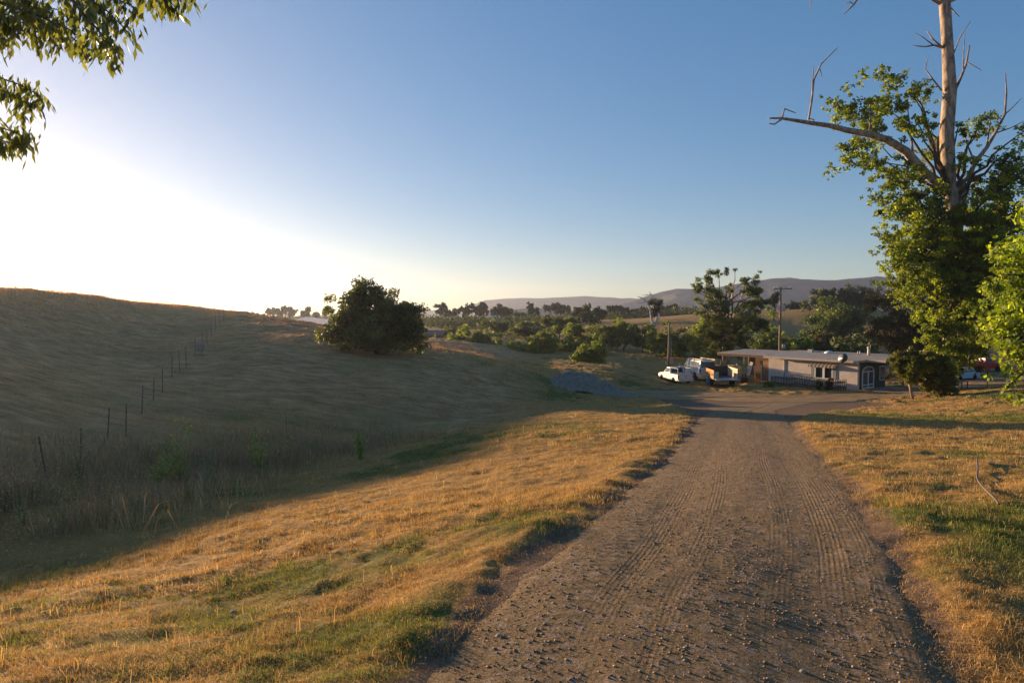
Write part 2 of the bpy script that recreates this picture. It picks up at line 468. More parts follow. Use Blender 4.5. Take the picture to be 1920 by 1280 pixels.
t = NT('meadow_ground'); c = t.coord()
n1 = t.noise(c, .9, 8, .62); n2 = t.noise(c, 14, 6, .7); n3 = t.noise(c, 70, 3, .6); nb = t.noise(c, .035, 4, .5)
straw = t.ramp(n2, [(.25, (.17, .092, .033)), (.5, (.36, .21, .068)), (.78, (.52, .34, .125))])
green = t.ramp(n2, [(.25, (.055, .065, .018)), (.55, (.12, .13, .030)), (.8, (.24, .22, .06))])
lv = t.math('ADD', t.attr('lush', 'Fac'), t.math('MULTIPLY', t.math('SUBTRACT', n1, .5), .9))
col = t.mix(t.ramp(lv, [(.45, (0, 0, 0)), (.72, (1, 1, 1))]), straw, green)
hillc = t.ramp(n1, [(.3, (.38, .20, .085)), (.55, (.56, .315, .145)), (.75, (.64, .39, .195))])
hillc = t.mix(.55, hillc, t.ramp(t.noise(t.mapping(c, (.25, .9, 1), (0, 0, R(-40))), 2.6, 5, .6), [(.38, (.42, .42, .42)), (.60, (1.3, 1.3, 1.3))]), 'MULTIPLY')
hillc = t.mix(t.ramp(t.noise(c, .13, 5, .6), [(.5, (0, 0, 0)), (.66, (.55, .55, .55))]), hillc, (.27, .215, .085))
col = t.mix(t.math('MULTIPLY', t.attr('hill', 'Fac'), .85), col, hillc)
soil = t.ramp(t.noise(c, 6, 8, .7), [(.3, (.115, .072, .045)), (.55, (.20, .135, .09)), (.75, (.28, .20, .14))])
df = t.math('ADD', t.attr('dirt', 'Fac'), t.math('MULTIPLY', t.math('SUBTRACT', t.noise(c, 3.5, 6, .7), .5), .8))
col = t.mix(t.ramp(df, [(.35, (0, 0, 0)), (.65, (1, 1, 1))]), col, soil)
col = t.mix(.35, col, t.ramp(nb, [(.3, (.55, .55, .55)), (.7, (1.3, 1.25, 1.15))]), 'MULTIPLY')
nrm = t.bump(n3, .5, .02, t.bump(n2, .6, .05))
t.done(t.bsdf(col, .95, .08, 0, nrm))
gmesh.materials.append(t.m)
go = bpy.data.objects.new('ground', gmesh); COL.objects.link(go); tag(go, kind='structure')

# ------------------------------------------------------------------ dirt road: its own sheet, rutted, lying in the cut
ss = np.concatenate([ROAD_S[::1]])
nc = 90
S_, C_ = np.meshgrid(np.arange(len(ss)), np.linspace(-1.06, 1.06, nc), indexing='ij')
Mx = (RL + RR) / 2; Hx = (RR - RL) / 2
RX = Mx[:, 0][:, None] + Hx[:, 0][:, None] * C_; RY = Mx[:, 1][:, None] + Hx[:, 1][:, None] * C_
edge = np.abs(C_)
LAT = C_ * np.hypot(Hx[:, 0], Hx[:, 1])[:, None]; LON = ss[:, None] + 0 * C_
rz = base_h(RX, RY) - .055
wig = .12 * fbm(LON / 4, LON * 0, 71, 2)
rut = -.010 * (np.exp(-((LAT + .62 - wig) / .26) ** 2) + np.exp(-((LAT - .78 - wig) / .26) ** 2)) + .004 * np.exp(-((LAT - .05) / .3) ** 2)
rough = .7 + .3 * smooth(.35, .6, vnoise(LON / 2.3, LAT / .35, 73))
rz = rz + rut + .026 * fbm(RX / .30, RY / .42, 75, 4, .65) * rough + .006 * fbm(RX / 1.3, RY / 1.3, 77, 2)
rz = rz - .018 * smooth(.90, 1.05, edge + .12 * fbm(RX / .5, RY / .5, 79, 3)) + .016
road = MB()
ri = np.arange(RX.size).reshape(RX.shape)
road.add(np.stack([RX, RY, rz], -1).reshape(-1, 3), np.stack([ri[:-1, :-1], ri[:-1, 1:], ri[1:, 1:], ri[1:, :-1]], -1).reshape(-1, 4))
rme = road.data('dirt_road')
for nm, arr in (('lat', LAT), ('lon', LON)):
    a = rme.attributes.new(nm, 'FLOAT', 'POINT'); a.data.foreach_set('value', arr.ravel().astype(np.float32))
rme.polygons.foreach_set('use_smooth', np.ones(len(rme.polygons), bool))
t = NT('packed_dirt'); c = t.coord()
cb = t.n('ShaderNodeCombineXYZ'); t.l(t.attr('lat', 'Fac'), cb.inputs[0]); t.l(t.attr('lon', 'Fac'), cb.inputs[1]); uv = cb.outputs[0]
streak = t.noise(t.mapping(uv, (5, .18, 1)), 1.6, 6, .6)
tread = t.noise(t.mapping(uv, (30, .12, 1)), 1.0, 2, .5)
peb = t.n('ShaderNodeTexVoronoi'); peb.inputs['Scale'].default_value = 42; t.l(c, peb.inputs['Vector'])
peb2 = t.n('ShaderNodeTexVoronoi'); peb2.inputs['Scale'].default_value = 18; t.l(c, peb2.inputs['Vector'])
fine = t.noise(c, 30, 8, .75)
col = t.ramp(fine, [(.25, (.12, .078, .040)), (.5, (.235, .162, .086)), (.78, (.37, .265, .15))])
col = t.mix(.6, col, t.ramp(streak, [(.3, (.80, .78, .76)), (.7, (1.15, 1.14, 1.13))]), 'MULTIPLY')
stone = t.ramp(t.n('ShaderNodeSeparateColor').outputs[0], [(0, (.2, .2, .2)), (1, (.2, .2, .2))])
sp = t.n('ShaderNodeSeparateColor'); t.l(peb2.outputs['Color'], sp.inputs[0])
col = t.mix(t.ramp(sp.outputs[0], [(.80, (0, 0, 0)), (.9, (.5, .5, .5))]), col, (.36, .27, .21))
loose = t.ramp(streak, [(.30, (1, 1, 1)), (.72, (.6, .6, .6))])
nrm = t.bump(t.math('MULTIPLY', peb.outputs['Distance'], loose), .6, .012)
nrm = t.bump(t.noise(c, 9, 6, .7), .7, .03, nrm)
lat_, lon_ = t.attr('lat', 'Fac'), t.attr('lon', 'Fac')
wob = t.math('MULTIPLY', t.math('SUBTRACT', t.noise(t.mapping(uv, (0, .07, 1)), 1.0, 1), .5), .9)
latw = t.math('ADD', lat_, wob)
groove = t.math('SINE', t.math('MULTIPLY', latw, 2 * math.pi / .042))
lane = None
for c0, hw_ in ((-.72, .13), (-.28, .10), (.42, .11), (.86, .14), (1.15, .08)):
    q = t.math('LESS_THAN', t.math('ABSOLUTE', t.math('SUBTRACT', latw, c0)), hw_)
    lane = q if lane is None else t.math('MAXIMUM', lane, q)
lane = t.math('MULTIPLY', lane, t.ramp(t.noise(t.mapping(uv, (1.5, .5, 1)), 1.0, 3), [(.35, (0, 0, 0)), (.65, (1, 1, 1))]))
nrm = t.bump(t.math('MULTIPLY', groove, lane), .45, .009, nrm)
lug = t.math('MULTIPLY', t.math('SINE', t.math('MULTIPLY', lon_, 2 * math.pi / .13)), t.math('LESS_THAN', t.math('ABSOLUTE', t.math('ADD', latw, .98)), .13))
nrm = t.bump(lug, .35, .012, nrm)
nrm = t.bump(fine, .9, .02, nrm)
t.done(t.bsdf(col, .95, .12, 0, nrm))
rme.materials.append(t.m)
ro = bpy.data.objects.new('dirt_road', rme); COL.objects.link(ro); tag(ro, kind='structure')

# the second track past the house
def _along(P, n):
    s_ = np.concatenate([[0], np.cumsum(np.hypot(*np.diff(P, axis=0).T))]); q_ = np.linspace(0, s_[-1], n)
    return np.stack([_cr(q_, s_, P[:, 0]), _cr(q_, s_, P[:, 1])], 1), np.interp(q_, s_, YW), q_
yp, yw, yq = _along(YC, 240)
tn = np.gradient(yp, axis=0); tn /= np.linalg.norm(tn, axis=1)[:, None]
nn = np.stack([-tn[:, 1], tn[:, 0]], 1)
cc = np.linspace(-1, 1, 40)
jit = 1 + .22 * fbm(yq[:, None] / 3 + 0 * cc, np.sign(cc) * 3 + 0 * yq[:, None], 81, 3)
YX = yp[:, 0][:, None] + nn[:, 0][:, None] * cc * (yw / 2)[:, None] * jit * .92
YY = yp[:, 1][:, None] + nn[:, 1][:, None] * cc * (yw / 2)[:, None] * jit * .92
YZ = H(YX, YY) + .05 - .12 * smooth(.85, 1, np.abs(cc)) + .03 * fbm(YX / .6, YY / .6, 83, 3)
yd = MB(); yi = np.arange(YX.size).reshape(YX.shape)
yd.add(np.stack([YX, YY, YZ], -1).reshape(-1, 3), np.stack([yi[:-1, :-1], yi[:-1, 1:], yi[1:, 1:], yi[1:, :-1]], -1).reshape(-1, 4))
t = NT('yard_dirt'); c = t.coord()
col = t.ramp(t.noise(c, 1.2, 8, .7), [(.3, (.17, .105, .055)), (.55, (.30, .195, .10)), (.75, (.41, .285, .155))])
col = t.mix(t.ramp(t.noise(c, .55, 7, .7), [(.5, (0, 0, 0)), (.62, (.8, .8, .8))]), col, (.33, .235, .095))
t.done(t.bsdf(col, .95, .1, 0, t.bump(t.noise(c, 12, 5, .7), .7, .04)))
yo = yd.build('dirt_track', t.m, None, True, fix=True); tag(yo, kind='structure')

# ------------------------------------------------------------------ mountains
def mountain(name, d, prof, depth, seed, col):
    px = np.array([p[0] for p in prof], float); py = np.array([p[1] for p in prof], float)
    n, m = 360, 70
    P = np.linspace(px[0], px[-1], n)
    top = np.interp(P, px, py) 
    xx = np.array([ray(p, 600)[0] for p in P]) * d
    zz = np.array([W(p, yv, d)[2] for p, yv in zip(P, top)])
    v = np.linspace(-1, 1, m)
    X, V = np.meshgrid(xx, v)
    Hh = np.broadcast_to(zz, X.shape) + 12
    k = np.maximum(0, 1 - np.abs(V)) ** .9
    Y = d + V * depth
    rid = np.abs(fbm(X / (depth * .35), Y / (depth * .5), seed, 5)) * 1.5
    Z = -14 + Hh * k * (1 - .75 * rid * np.minimum(1, np.abs(V) * 5)) + Hh * .03 * fbm(X / (depth * .1), Y / depth * 4, seed + 3, 4)
    b = MB(); i = np.arange(X.size).reshape(X.shape)
    b.add(np.stack([X, Y, Z], -1).reshape(-1, 3), np.stack([i[:-1, :-1], i[:-1, 1:], i[1:, 1:], i[1:, :-1]], -1).reshape(-1, 4))
    t = NT(name + '_brush'); c = t.coord()
    f = t.noise(c, .014, 8, .65)
    t.done(t.bsdf(t.ramp(f, [(.35, tuple(q * .55 for q in col)), (.6, col)]), 1, 0))
    o = b.build(name, t.m, None, True); tag(o, kind='structure'); return o
mountain('mountains', 1500, [(1080,590),(1110,580),(1150,572),(1190,560),(1215,551),(1240,544),(1268,538),(1300,539),(1340,536),(1380,529),(1440,520),(1480,517),(1500,521),(1560,522),(1600,519),(1640,515),(1680,518),(1760,512),(1850,520),(1950,515),(2050,530),(2200,560)], 340, 101, (.115, .125, .12))
mountain('distant_ridge', 2300, [(640,588),(690,575),(740,566),(775,570),(810,580),(850,582),(880,572),(910,561),(950,557),(1000,557),(1060,555),(1100,553),(1150,556),(1200,558),(1260,560),(1350,566),(1500,575)], 330, 111, (.12, .13, .125))
mountain('low_hills', 1050, [(880,592),(920,583),(965,577),(1000,574),(1040,578),(1090,580),(1140,577),(1200,585),(1260,592)], 160, 121, (.10, .11, .085))

# haze: one box of air
hz = MB().box((0, 0, 57), (6400, 6400, 134))
t = NT('air'); pv = t.n('ShaderNodeVolumePrincipled')
pv.inputs['Color'].default_value = (.74, .82, 1.0, 1); pv.inputs['Density'].default_value = .00019; pv.inputs['Anisotropy'].default_value = .6
t.l(pv.outputs[0], t.out.inputs['Volume'])
ho = hz.build('haze', t.m); tag(ho, kind='stuff')
# ------------------------------------------------------------------ grass: short dry turf, green patches, tall dry grass on the hill
def blades(x, y, z, h, w, lean, col, seg2=False, droop=.5, seed=1):
    """one bent blade per point -> MB arrays"""
    r = np.random.default_rng(seed); n = len(x)
    az = r.uniform(0, 2 * np.pi, n); la = r.uniform(0, 2 * np.pi, n)
    dx, dy = np.cos(az) * w / 2, np.sin(az) * w / 2
    lx, ly = np.cos(la) * lean * h, np.sin(la) * lean * h
    up = h * np.sqrt(np.maximum(.05, 1 - lean ** 2))
    b = np.stack([x, y, z - .01], 1)
    if not seg2:
        v = np.empty((n, 3, 3))
        v[:, 0] = b; v[:, 0, 0] -= dx; v[:, 0, 1] -= dy
        v[:, 1] = b; v[:, 1, 0] += dx; v[:, 1, 1] += dy
        v[:, 2] = b + np.stack([lx, ly, up], 1)
        f = np.arange(n * 3).reshape(n, 3)
        return v.reshape(-1, 3), [f], np.repeat(col, 3, 0)
    v = np.empty((n, 5, 3)); m = b + np.stack([lx * .35, ly * .35, up * .6], 1); tip = b + np.stack([lx * (1 + droop * .3), ly * (1 + droop * .3), up * (1 - droop * .25)], 1)
    v[:, 0] = b; v[:, 0, 0] -= dx; v[:, 0, 1] -= dy
    v[:, 1] = b; v[:, 1, 0] += dx; v[:, 1, 1] += dy
    v[:, 2] = m; v[:, 2, 0] += dx * .7; v[:, 2, 1] += dy * .7
    v[:, 3] = m; v[:, 3, 0] -= dx * .7; v[:, 3, 1] -= dy * .7
    v[:, 4] = tip
    o = np.arange(n)[:, None] * 5
    return v.reshape(-1, 3), [o + np.array([[0, 1, 2, 3]]), o + np.array([[3, 2, 4]])], np.repeat(col, 5, 0)

def grass_obj(name, parts, mat, kind='stuff'):
    b = MB()
    for v, fs, c in parts:
        n0 = b.n; b.v.append(v); b.n += len(v); b.tint.append(c)
        for f in fs: b.f.append(f + n0)
    o = link(name, b.data(name), mat); tag(o, kind=kind); return o

STRAW = np.array([[.53, .345, .13], [.46, .285, .10], [.60, .43, .20], [.38, .22, .075], [.50, .345, .155]])
GREEN = np.array([[.20, .235, .045], [.15, .19, .04], [.27, .27, .06], [.13, .16, .045]])
def grass_cols(lush, r, hill=None):
    n = len(lush); g = r.uniform(0, 1, n) < smooth(.46, .95, lush) * .8
    c = STRAW[r.integers(0, 5, n)]; c[g] = GREEN[r.integers(0, 4, g.sum())]
    return c * r.uniform(.72, 1.2, (n, 1)), g

def scatter(n, d0, d1, a0, a1, r):
    d = np.exp(r.uniform(math.log(d0), math.log(d1), n)); a = np.radians(r.uniform(a0, a1, n))
    return d * np.sin(a), d * np.cos(a)

GR = 1.0    # density factor
parts = []; r = np.random.default_rng(5)
for (d0, d1, n, w, hh, seg) in ((1.9, 4, 120000, .003, .042, True), (4, 8, 200000, .004, .045, True), (8, 16, 210000, .0065, .052, False), (16, 34, 190000, .011, .06, False), (34, 75, 150000, .022, .10, False)):
    x, y = scatter(int(n * GR), d0, d1, -44, 44, r)
    tx = fbm(x / .28, y / .28, 91, 2); keep = r.uniform(0, 1, len(x)) < np.clip(.75 + 1.3 * tx, .12, 1)
    x, y = x[keep], y[keep]
    rmk = road_mask(x, y) + .30 * fbm(x / .5, y / .5, 31, 3); ymk = yard_mask(x, y) + 1.2 * fbm(x / 3, y / 3, 33, 3)
    bare = fbm(x / 1.3, y / 1.3, 95, 3)
    gul = (x < -9.0 - 0 * y) & (y > 11)
    k = (rmk < .12 + .38 * r.uniform(-1, 1, len(x)) ** 3) & (ymk < r.uniform(-.8, .7, len(x)) + 2.2 * (fbm(x / 2.6, y / 2.6, 109, 3) > .12)) & ~gul & (bare < .20 + .2 * r.uniform(0, 1, len(x)))
    x, y = x[k], y[k]
    z = H(x, y); lu = lushness(x, y) + .25 * fbm(x / .35, y / .35, 93, 2)
    c, g = grass_cols(lu, r)
    h = hh * r.uniform(.35, 1.35, len(x)) * np.where(g, 1.25, 1.0) * (1 + .9 * np.clip(fbm(x / .45, y / .45, 97, 2), -.4, .5) * 1.6)
    lean = np.where(g, r.uniform(.15, .7, len(x)), r.uniform(.35, .97, len(x)))
    parts.append(blades(x, y, z, h, w * r.uniform(.6, 1.3, len(x)), lean, c, seg, .6, int(d0 * 10)))
grass_mat = foliage_mat('grass_blade', .30, .75, .15, tmul=(1.25, 1.15, .8))
grass_obj('short_grass', parts, grass_mat)

# tussocks: uneven clumps, straw and green, that throw the dark flecks across the meadow
tp = []
for (d0, d1, nt_, nb_, w, hs_) in ((2.2, 7, 1500, 42, .004, .070), (7, 16, 2600, 26, .007, .085), (16, 40, 3800, 16, .014, .11), (40, 80, 2200, 14, .03, .18)):
    x, y = scatter(nt_, d0, d1, -44, 44, r)
    k = (road_mask(x, y) < -.05) & (yard_mask(x, y) < -.3) & ~((x < -9) & (y > 11)) & (fbm(x / 1.8, y / 1.8, 107, 3) > -.12)
    x, y = x[k], y[k]; n_ = len(x)
    c, g = grass_cols(lushness(x, y) + .18, r)
    sz = r.uniform(.5, 1.5, n_); rad_ = hs_ * .7 * sz
    xi = np.repeat(x, nb_) + r.normal(0, 1, n_ * nb_) * np.repeat(rad_, nb_) * .8; yi_ = np.repeat(y, nb_) + r.normal(0, 1, n_ * nb_) * np.repeat(rad_, nb_) * .8
    tp.append(blades(xi, yi_, H(xi, yi_), np.repeat(hs_ * sz, nb_) * r.uniform(.4, 1.15, n_ * nb_), w * r.uniform(.6, 1.4, n_ * nb_), r.uniform(.15, .9, n_ * nb_), np.repeat(c, nb_, 0) * r.uniform(.75, 1.2, (n_ * nb_, 1)), d0 < 10, .8, int(d0 * 7)))
grass_obj('grass_tussocks', tp, grass_mat)

# seed stalks standing above the turf and along the road edge
parts = []
x, y = scatter(2200, 3, 40, -44, 44, r)
k = (road_mask(x, y) < -.15) & (yard_mask(x, y) < -.5) & (fbm(x / 2.2, y / 2.2, 99, 3) > .02)
x, y = x[k], y[k]; c, g = grass_cols(lushness(x, y) - .2, r)
parts.append(blades(x, y, H(x, y), r.uniform(.08, .22, len(x)), .0025 + .0005 * y, r.uniform(.1, .55, len(x)), c * 1.1, True, 1.0, 77))
grass_obj('grass_stalks', parts, grass_mat)

# tall pale dry grass covering the hill, thicker on the crest
parts = []
for (d0, d1, n, w) in ((12, 26, 60000, .008), (26, 50, 70000, .013), (50, 105, 70000, .028)):
    x, y = scatter(int(n * GR), d0, d1, -52, 3, r)
    k = (x < -7.0 - 2.5 * vnoise(y / 4, y * 0, 3)) | ((y > 24) & (x < -3.0)) | ((y > 32) & (x < 2.5))
    k &= (yard_mask(x, y) < 0)
    x, y = x[k], y[k]; b_ = base_h(x, y)
    lu = fbm(x / 7, y / 7, 121, 4) * 1.5 + .10
    c, g = grass_cols(lu, r)
    c = c * np.array([1.45, .98, .85])
    crest = np.exp(-((x + 39) / 6.0) ** 2) * smooth(20, 40, y)
    h = (.055 + .34 * crest + .075 * vnoise(x / 3, y / 3, 123)) * r.uniform(.5, 1.3, len(x))
    parts.append(blades(x, y, H(x, y), h, w * r.uniform(.6, 1.3, len(x)), r.uniform(.1, .75, len(x)), c, False, .5, int(d0)))
grass_obj('hill_grass', parts, grass_mat)

# coarse dry weeds filling the gully (uncountable)
parts = []
gl = np.array([hit_base(*p)[:2] for p in [(-120,1040),(0,985),(110,955),(220,925),(320,893),(420,880),(520,862),(640,846),(740,826)]])
for (n, hmax, w, cols) in ((30000, .66, .012, np.array([[.42, .26, .15], [.50, .32, .18], [.33, .20, .12], [.56, .40, .23]])), (11000, .5, .016, np.array([[.20, .23, .09], [.15, .18, .07], [.28, .28, .12]]))):
    i = r.integers(0, len(gl) - 1, n); u = r.uniform(0, 1, n)[:, None]
    p = gl[i] * (1 - u) + gl[i + 1] * u + r.normal(0, 1, (n, 2)) * np.array([1.2, .9]) + np.array([-.5, .8])
    k = fbm(p[:, 0] / 1.6, p[:, 1] / 1.6, 131, 3) > -.06; p = p[k]
    h = hmax * r.uniform(.3, 1.2, len(p)) * (.5 + vnoise(p[:, 0] / 2, p[:, 1] / 2, 133))
    parts.append(blades(p[:, 0], p[:, 1], H(p[:, 0], p[:, 1]), h, w * r.uniform(.5, 1.2, len(p)), r.uniform(.1, .8, len(p)), cols[r.integers(0, len(cols), len(p))] * r.uniform(.7, 1.3, (len(p), 1)), True, .8, n))
# fluffy pale seed heads
n = 2200; i = r.integers(0, 4, n); u = r.uniform(0, 1, n)[:, None]
p = gl[i] * (1 - u) + gl[i + 1] * u + r.normal(0, 1, (n, 2)) * np.array([1.0, .8]) + np.array([-.3, .5])
p = np.column_stack([p, H(p[:, 0], p[:, 1]) + r.uniform(.15, .75, n) * vnoise(p[:, 0], p[:, 1], 135) * 1.3])
ca = r.normal(0, 1, (n, 3)); ca /= np.linalg.norm(ca, axis=1)[:, None]; cb_ = np.cross(ca, r.normal(0, 1, (n, 3))); cb_ /= np.linalg.norm(cb_, axis=1)[:, None]
s_ = r.uniform(.007, .020, (n, 1))
v = np.stack([p - ca * s_ * 1.6, p + cb_ * s_ * .6, p + ca * s_ * 1.6, p - cb_ * s_ * .6], 1).reshape(-1, 3)
parts.append((v, [np.arange(n * 4).reshape(n, 4)], np.repeat(np.array([[.62, .50, .30]]) * r.uniform(.7, 1.15, (n, 1)), 4, 0)))
grass_obj('gully_weeds', parts, grass_mat)

# ------------------------------------------------------------------ loose stones on the road (uncountable) and a few larger ones
def stones(p, s, cols, r):
    base = np.array([[1,0,0],[.3,.9,.1],[-.8,.5,0],[-.7,-.6,.1],[.4,-.85,0],[0,.1,.75],[.05,0,-.6]])
    fc = np.array([[0,1,5],[1,2,5],[2,3,5],[3,4,5],[4,0,5],[1,0,6],[2,1,6],[3,2,6],[4,3,6],[0,4,6]])
    n = len(p); a = r.uniform(0, 6.28, n)
    v = base[None] * r.uniform(.6, 1.3, (n, 7, 3)) * s[:, None, None]
    v[:, :, 2] *= .8
    vx = v[:, :, 0] * np.cos(a)[:, None] - v[:, :, 1] * np.sin(a)[:, None]; vy = v[:, :, 0] * np.sin(a)[:, None] + v[:, :, 1] * np.cos(a)[:, None]
    v = np.stack([vx, vy, v[:, :, 2]], -1) + p[:, None]
    return v.reshape(-1, 3), [(fc[None] + np.arange(n)[:, None, None] * 7).reshape(-1, 3)], np.repeat(cols, 7, 0)
def road_point(n, r, smax, pw=.5):
    """points on the road sheet with its height"""
    i = (len(ROAD_S) * .0 + r.uniform(0, 1, n)); LONv = _s[1] - 4.2 + 2.5 * np.exp(i * math.log(smax / 2.5)); j = np.clip((LONv / ROAD_S[-1] * (len(ROAD_S) - 1)).astype(int), 0, len(ROAD_S) - 2)
    cix = r.integers(1, nc - 1, n)
    u = r.uniform(0, 1, (n, 1)); w_ = r.uniform(0, 1, (n, 1))
    P = np.stack([RX, RY, rz], -1)
    p = (P[j, cix] * (1 - u) + P[j + 1, cix] * u) * (1 - w_) + (P[j, cix - 1] * (1 - u) + P[j + 1, cix - 1] * u) * w_
    return p, LAT[j, cix]
p, lat = road_point(110000, r, 34)
k = (r.uniform(0, 1, len(p)) < .12 + .22 * smooth(-.25, .25, fbm(p[:, 0] / .5 + 5, p[:, 1] / 1.6, 141, 3))) & (np.hypot(p[:, 0], p[:, 1]) > 2)
p = p[k]; dd = np.hypot(p[:, 0], p[:, 1])
s_ = (.0035 + .010 * r.uniform(0, 1, len(p)) ** 4) * (1 + dd / 45)
cs = np.array([[.21, .14, .09], [.27, .185, .12], [.16, .105, .07], [.34, .25, .175]])[r.integers(0, 4, len(p))] * r.uniform(.75, 1.2, (len(p), 1))
t = NT('stone'); t.done(t.bsdf(t.attr('tint'), .9, .15))
grass_obj('loose_gravel', [stones(p + np.array([0, 0, .002]), s_, cs, r)], t.m)
for (px, py, s_, lab) in ((935, 1196, .024, 'small pale rounded stone at the left road edge by the tread marks'), (1638, 1148, .022, 'rounded tan stone on the right half of the dirt road'), (1505, 1261, .017, 'small white stone at the bottom of the road'), (438, 1150, .026, 'grey stone lying in the dry grass left of the road'), (1645, 1088, .014, 'tiny white pebble on the road right of the ruts')):
    q_ = hit(px, py)
    b = bmesh.new(); bmesh.ops.create_icosphere(b, subdivisions=3, radius=s_)
    for v in b.verts:
        k_ = 1 + .35 * (float(fbm(np.array([v.co.x / s_ + px]), np.array([v.co.y / s_ + v.co.z / s_ * 1.3]), px, 2)[0]))
        v.co *= k_; v.co.z *= .75
    me = bpy.data.meshes.new('stone'); b.to_mesh(me); b.free()
    me.polygons.foreach_set('use_smooth', np.ones(len(me.polygons), bool))
    o = link('stone', me, plain('pale_stone_%d' % px, (.34, .26, .20), .85, .2, scale=30, bump=.4)); o.location = q_ + np.array([0, 0, s_ * .45])
    tag(o, lab, 'stone', 'larger stones on the ground')
# ------------------------------------------------------------------ trees
def unit(r, n):
    v = r.normal(0, 1, (n, 3)); return v / np.linalg.norm(v, axis=1)[:, None]

def leaf_quads(p, s, r, tint, aspect=.5, hang=0.0, out=None):
    """kite-shaped leaves; hang pulls the tips downward, out biases the facing"""
    n = len(p)
    ax = unit(r, n)
    if hang: ax = ax * (1 - hang) + np.array([0, 0, -1.]) * hang
    ax /= np.linalg.norm(ax, axis=1)[:, None]
    nn_ = unit(r, n)
    if out is not None: nn_ = nn_ * .7 + out
    sd = np.cross(ax, nn_); sd /= np.linalg.norm(sd, axis=1)[:, None] + 1e-9
    s = s[:, None]
    v = np.stack([p, p + ax * s * .45 + sd * s * aspect * .5, p + ax * s, p + ax * s * .45 - sd * s * aspect * .5], 1)
    v[:, 0] -= 0; 
    return v.reshape(-1, 3), np.arange(n * 4).reshape(n, 4), np.repeat(tint, 4, 0)

def crown_points(blobs, n, r, clump=.28, shell=.55, nclump=None, wexp=.7):
    """blobs: rows of (x,y,z,rx,ry,rz): leaf clumps gathered toward each blob's skin"""
    B = np.asarray(blobs, float); w = (B[:, 3] * B[:, 4] * B[:, 5]) ** wexp; w /= w.sum()
    nclump = nclump or max(12, n // 70)
    bi = r.choice(len(B), nclump, p=w)
    u = unit(r, nclump); rr = shell + (1 - shell) * r.uniform(0, 1, nclump) ** .6
    cc_ = B[bi, :3] + u * rr[:, None] * B[bi, 3:] * (1 + .22 * r.normal(0, 1, (nclump, 1)))
    cs = clump * (B[bi, 3] * B[bi, 4] * B[bi, 5]) ** (1 / 3) * r.uniform(.5, 1.35, nclump)
    ci = r.choice(nclump, n, p=(cs ** 1.7) / (cs ** 1.7).sum())
    p = cc_[ci] + unit(r, n) * (r.uniform(0, 1, (n, 1)) ** .45) * cs[ci][:, None] * np.array([1, 1, .75])
    return p, ci, cc_, u

def limb_path(a, b, r, bend=.15, n=7):
    t_ = np.linspace(0, 1, n)[:, None]; L = np.linalg.norm(b - a)
    p = a * (1 - t_) + b * t_ + np.array([0, 0, 1.]) * (np.sin(t_ * math.pi) * L * bend)
    p[1:-1] += r.normal(0, L * .03, (n - 2, 3)); return p

BARK = {}
def bark(name, c1, c2, scale=3.0):
    if name not in BARK:
        t = NT(name); c = t.mapping(t.coord(), (1, 1, .35))
        f = t.noise(c, scale, 7, .68, .4)
        BARK[name] = t.done(t.bsdf(t.ramp(f, [(.36, c1), (.60, c2)]), .9, .15, 0, t.bump(f, .9, .06)))
    return BARK[name]
BARK_DARK = bark('dark_bark', (.05, .038, .028), (.13, .10, .075))
BARK_PALE = bark('pale_bark', (.12, .08, .055), (.46, .35, .265), 3.2)
LEAF = foliage_mat('leaf', .32, .5, .3)
LEAF_DULL = foliage_mat('leaf_dull', .18, .75, .15, tmul=(1.2, 1.2, .7))
LEAF_GLOSSY = foliage_mat('leaf_glossy', .5, .55, .3, tmul=(2.2, 2.35, .6))
LEAF_NEAR = foliage_mat('leaf_near', .45, .4, .4, tmul=(1.9, 1.9, .9))

def make_tree(name, label, cat, base, blobs, n, leaf, cols, seed, trunk_r=.2, trunk_to=None, mat=None, bark_m=None, clump=.28, shell=.5,
              aspect=.55, hang=0.0, group=None, nlimb=10, trunk=True, var=.35, nclump=None):
    """blobs in world coordinates; the tree's Empty stands at its base"""
    r = np.random.default_rng(seed); base = np.asarray(base, float)
    B = np.asarray(blobs, float).copy(); B[:, :3] -= base
    root = empty(name, base, 0, label, cat, group)
    p, ci, cc_, u = crown_points(B, n, r, clump, shell, nclump)
    ck = r.uniform(1 - var, 1 + var, len(cc_)); ch = r.integers(0, len(cols), len(cc_))
    cols = np.asarray(cols)
    tint = cols[ch[ci]] * ck[ci][:, None] * r.uniform(.75, 1.25, (n, 1))
    v, f, t_ = leaf_quads(p, leaf * r.uniform(.6, 1.35, n), r, tint, aspect, hang)
    m = MB(); m.add(v, f, t_)
    link('crown', m.data('crown'), mat or LEAF, root)
    if trunk:
        m = MB()
        zc = (B[:, 2] * B[:, 3] * B[:, 5]).sum() / (B[:, 3] * B[:, 5]).sum()
        top = np.asarray(trunk_to, float) - base if trunk_to is not None else np.array([(B[:, 0]).mean(), (B[:, 1]).mean(), zc])
        pt = limb_path(np.array([0, 0, -.15]), top, r, 0, 8)
        m.tube(pt, np.linspace(trunk_r * 1.15, trunk_r * .45, 8), 8)
        for k in r.choice(len(cc_), min(nlimb, len(cc_)), replace=False):
            s_ = pt[r.integers(2, 8)]
            m.tube(limb_path(s_, cc_[k], r, .08), np.linspace(trunk_r * .38, trunk_r * .08, 7), 5)
        m.build('trunk', bark_m or BARK_DARK, root, True, fix=False)
    return root

def blob_px(px, py, rx, ry, d, dz=1.0):
    """an ellipsoid of crown whose middle is seen at (px,py) with radii given in photo pixels, at depth d"""
    c_ = W(px, py, d); k = d / F
    return (c_[0], c_[1], c_[2], rx * k, (rx + ry) * .5 * k * dz, ry * k)

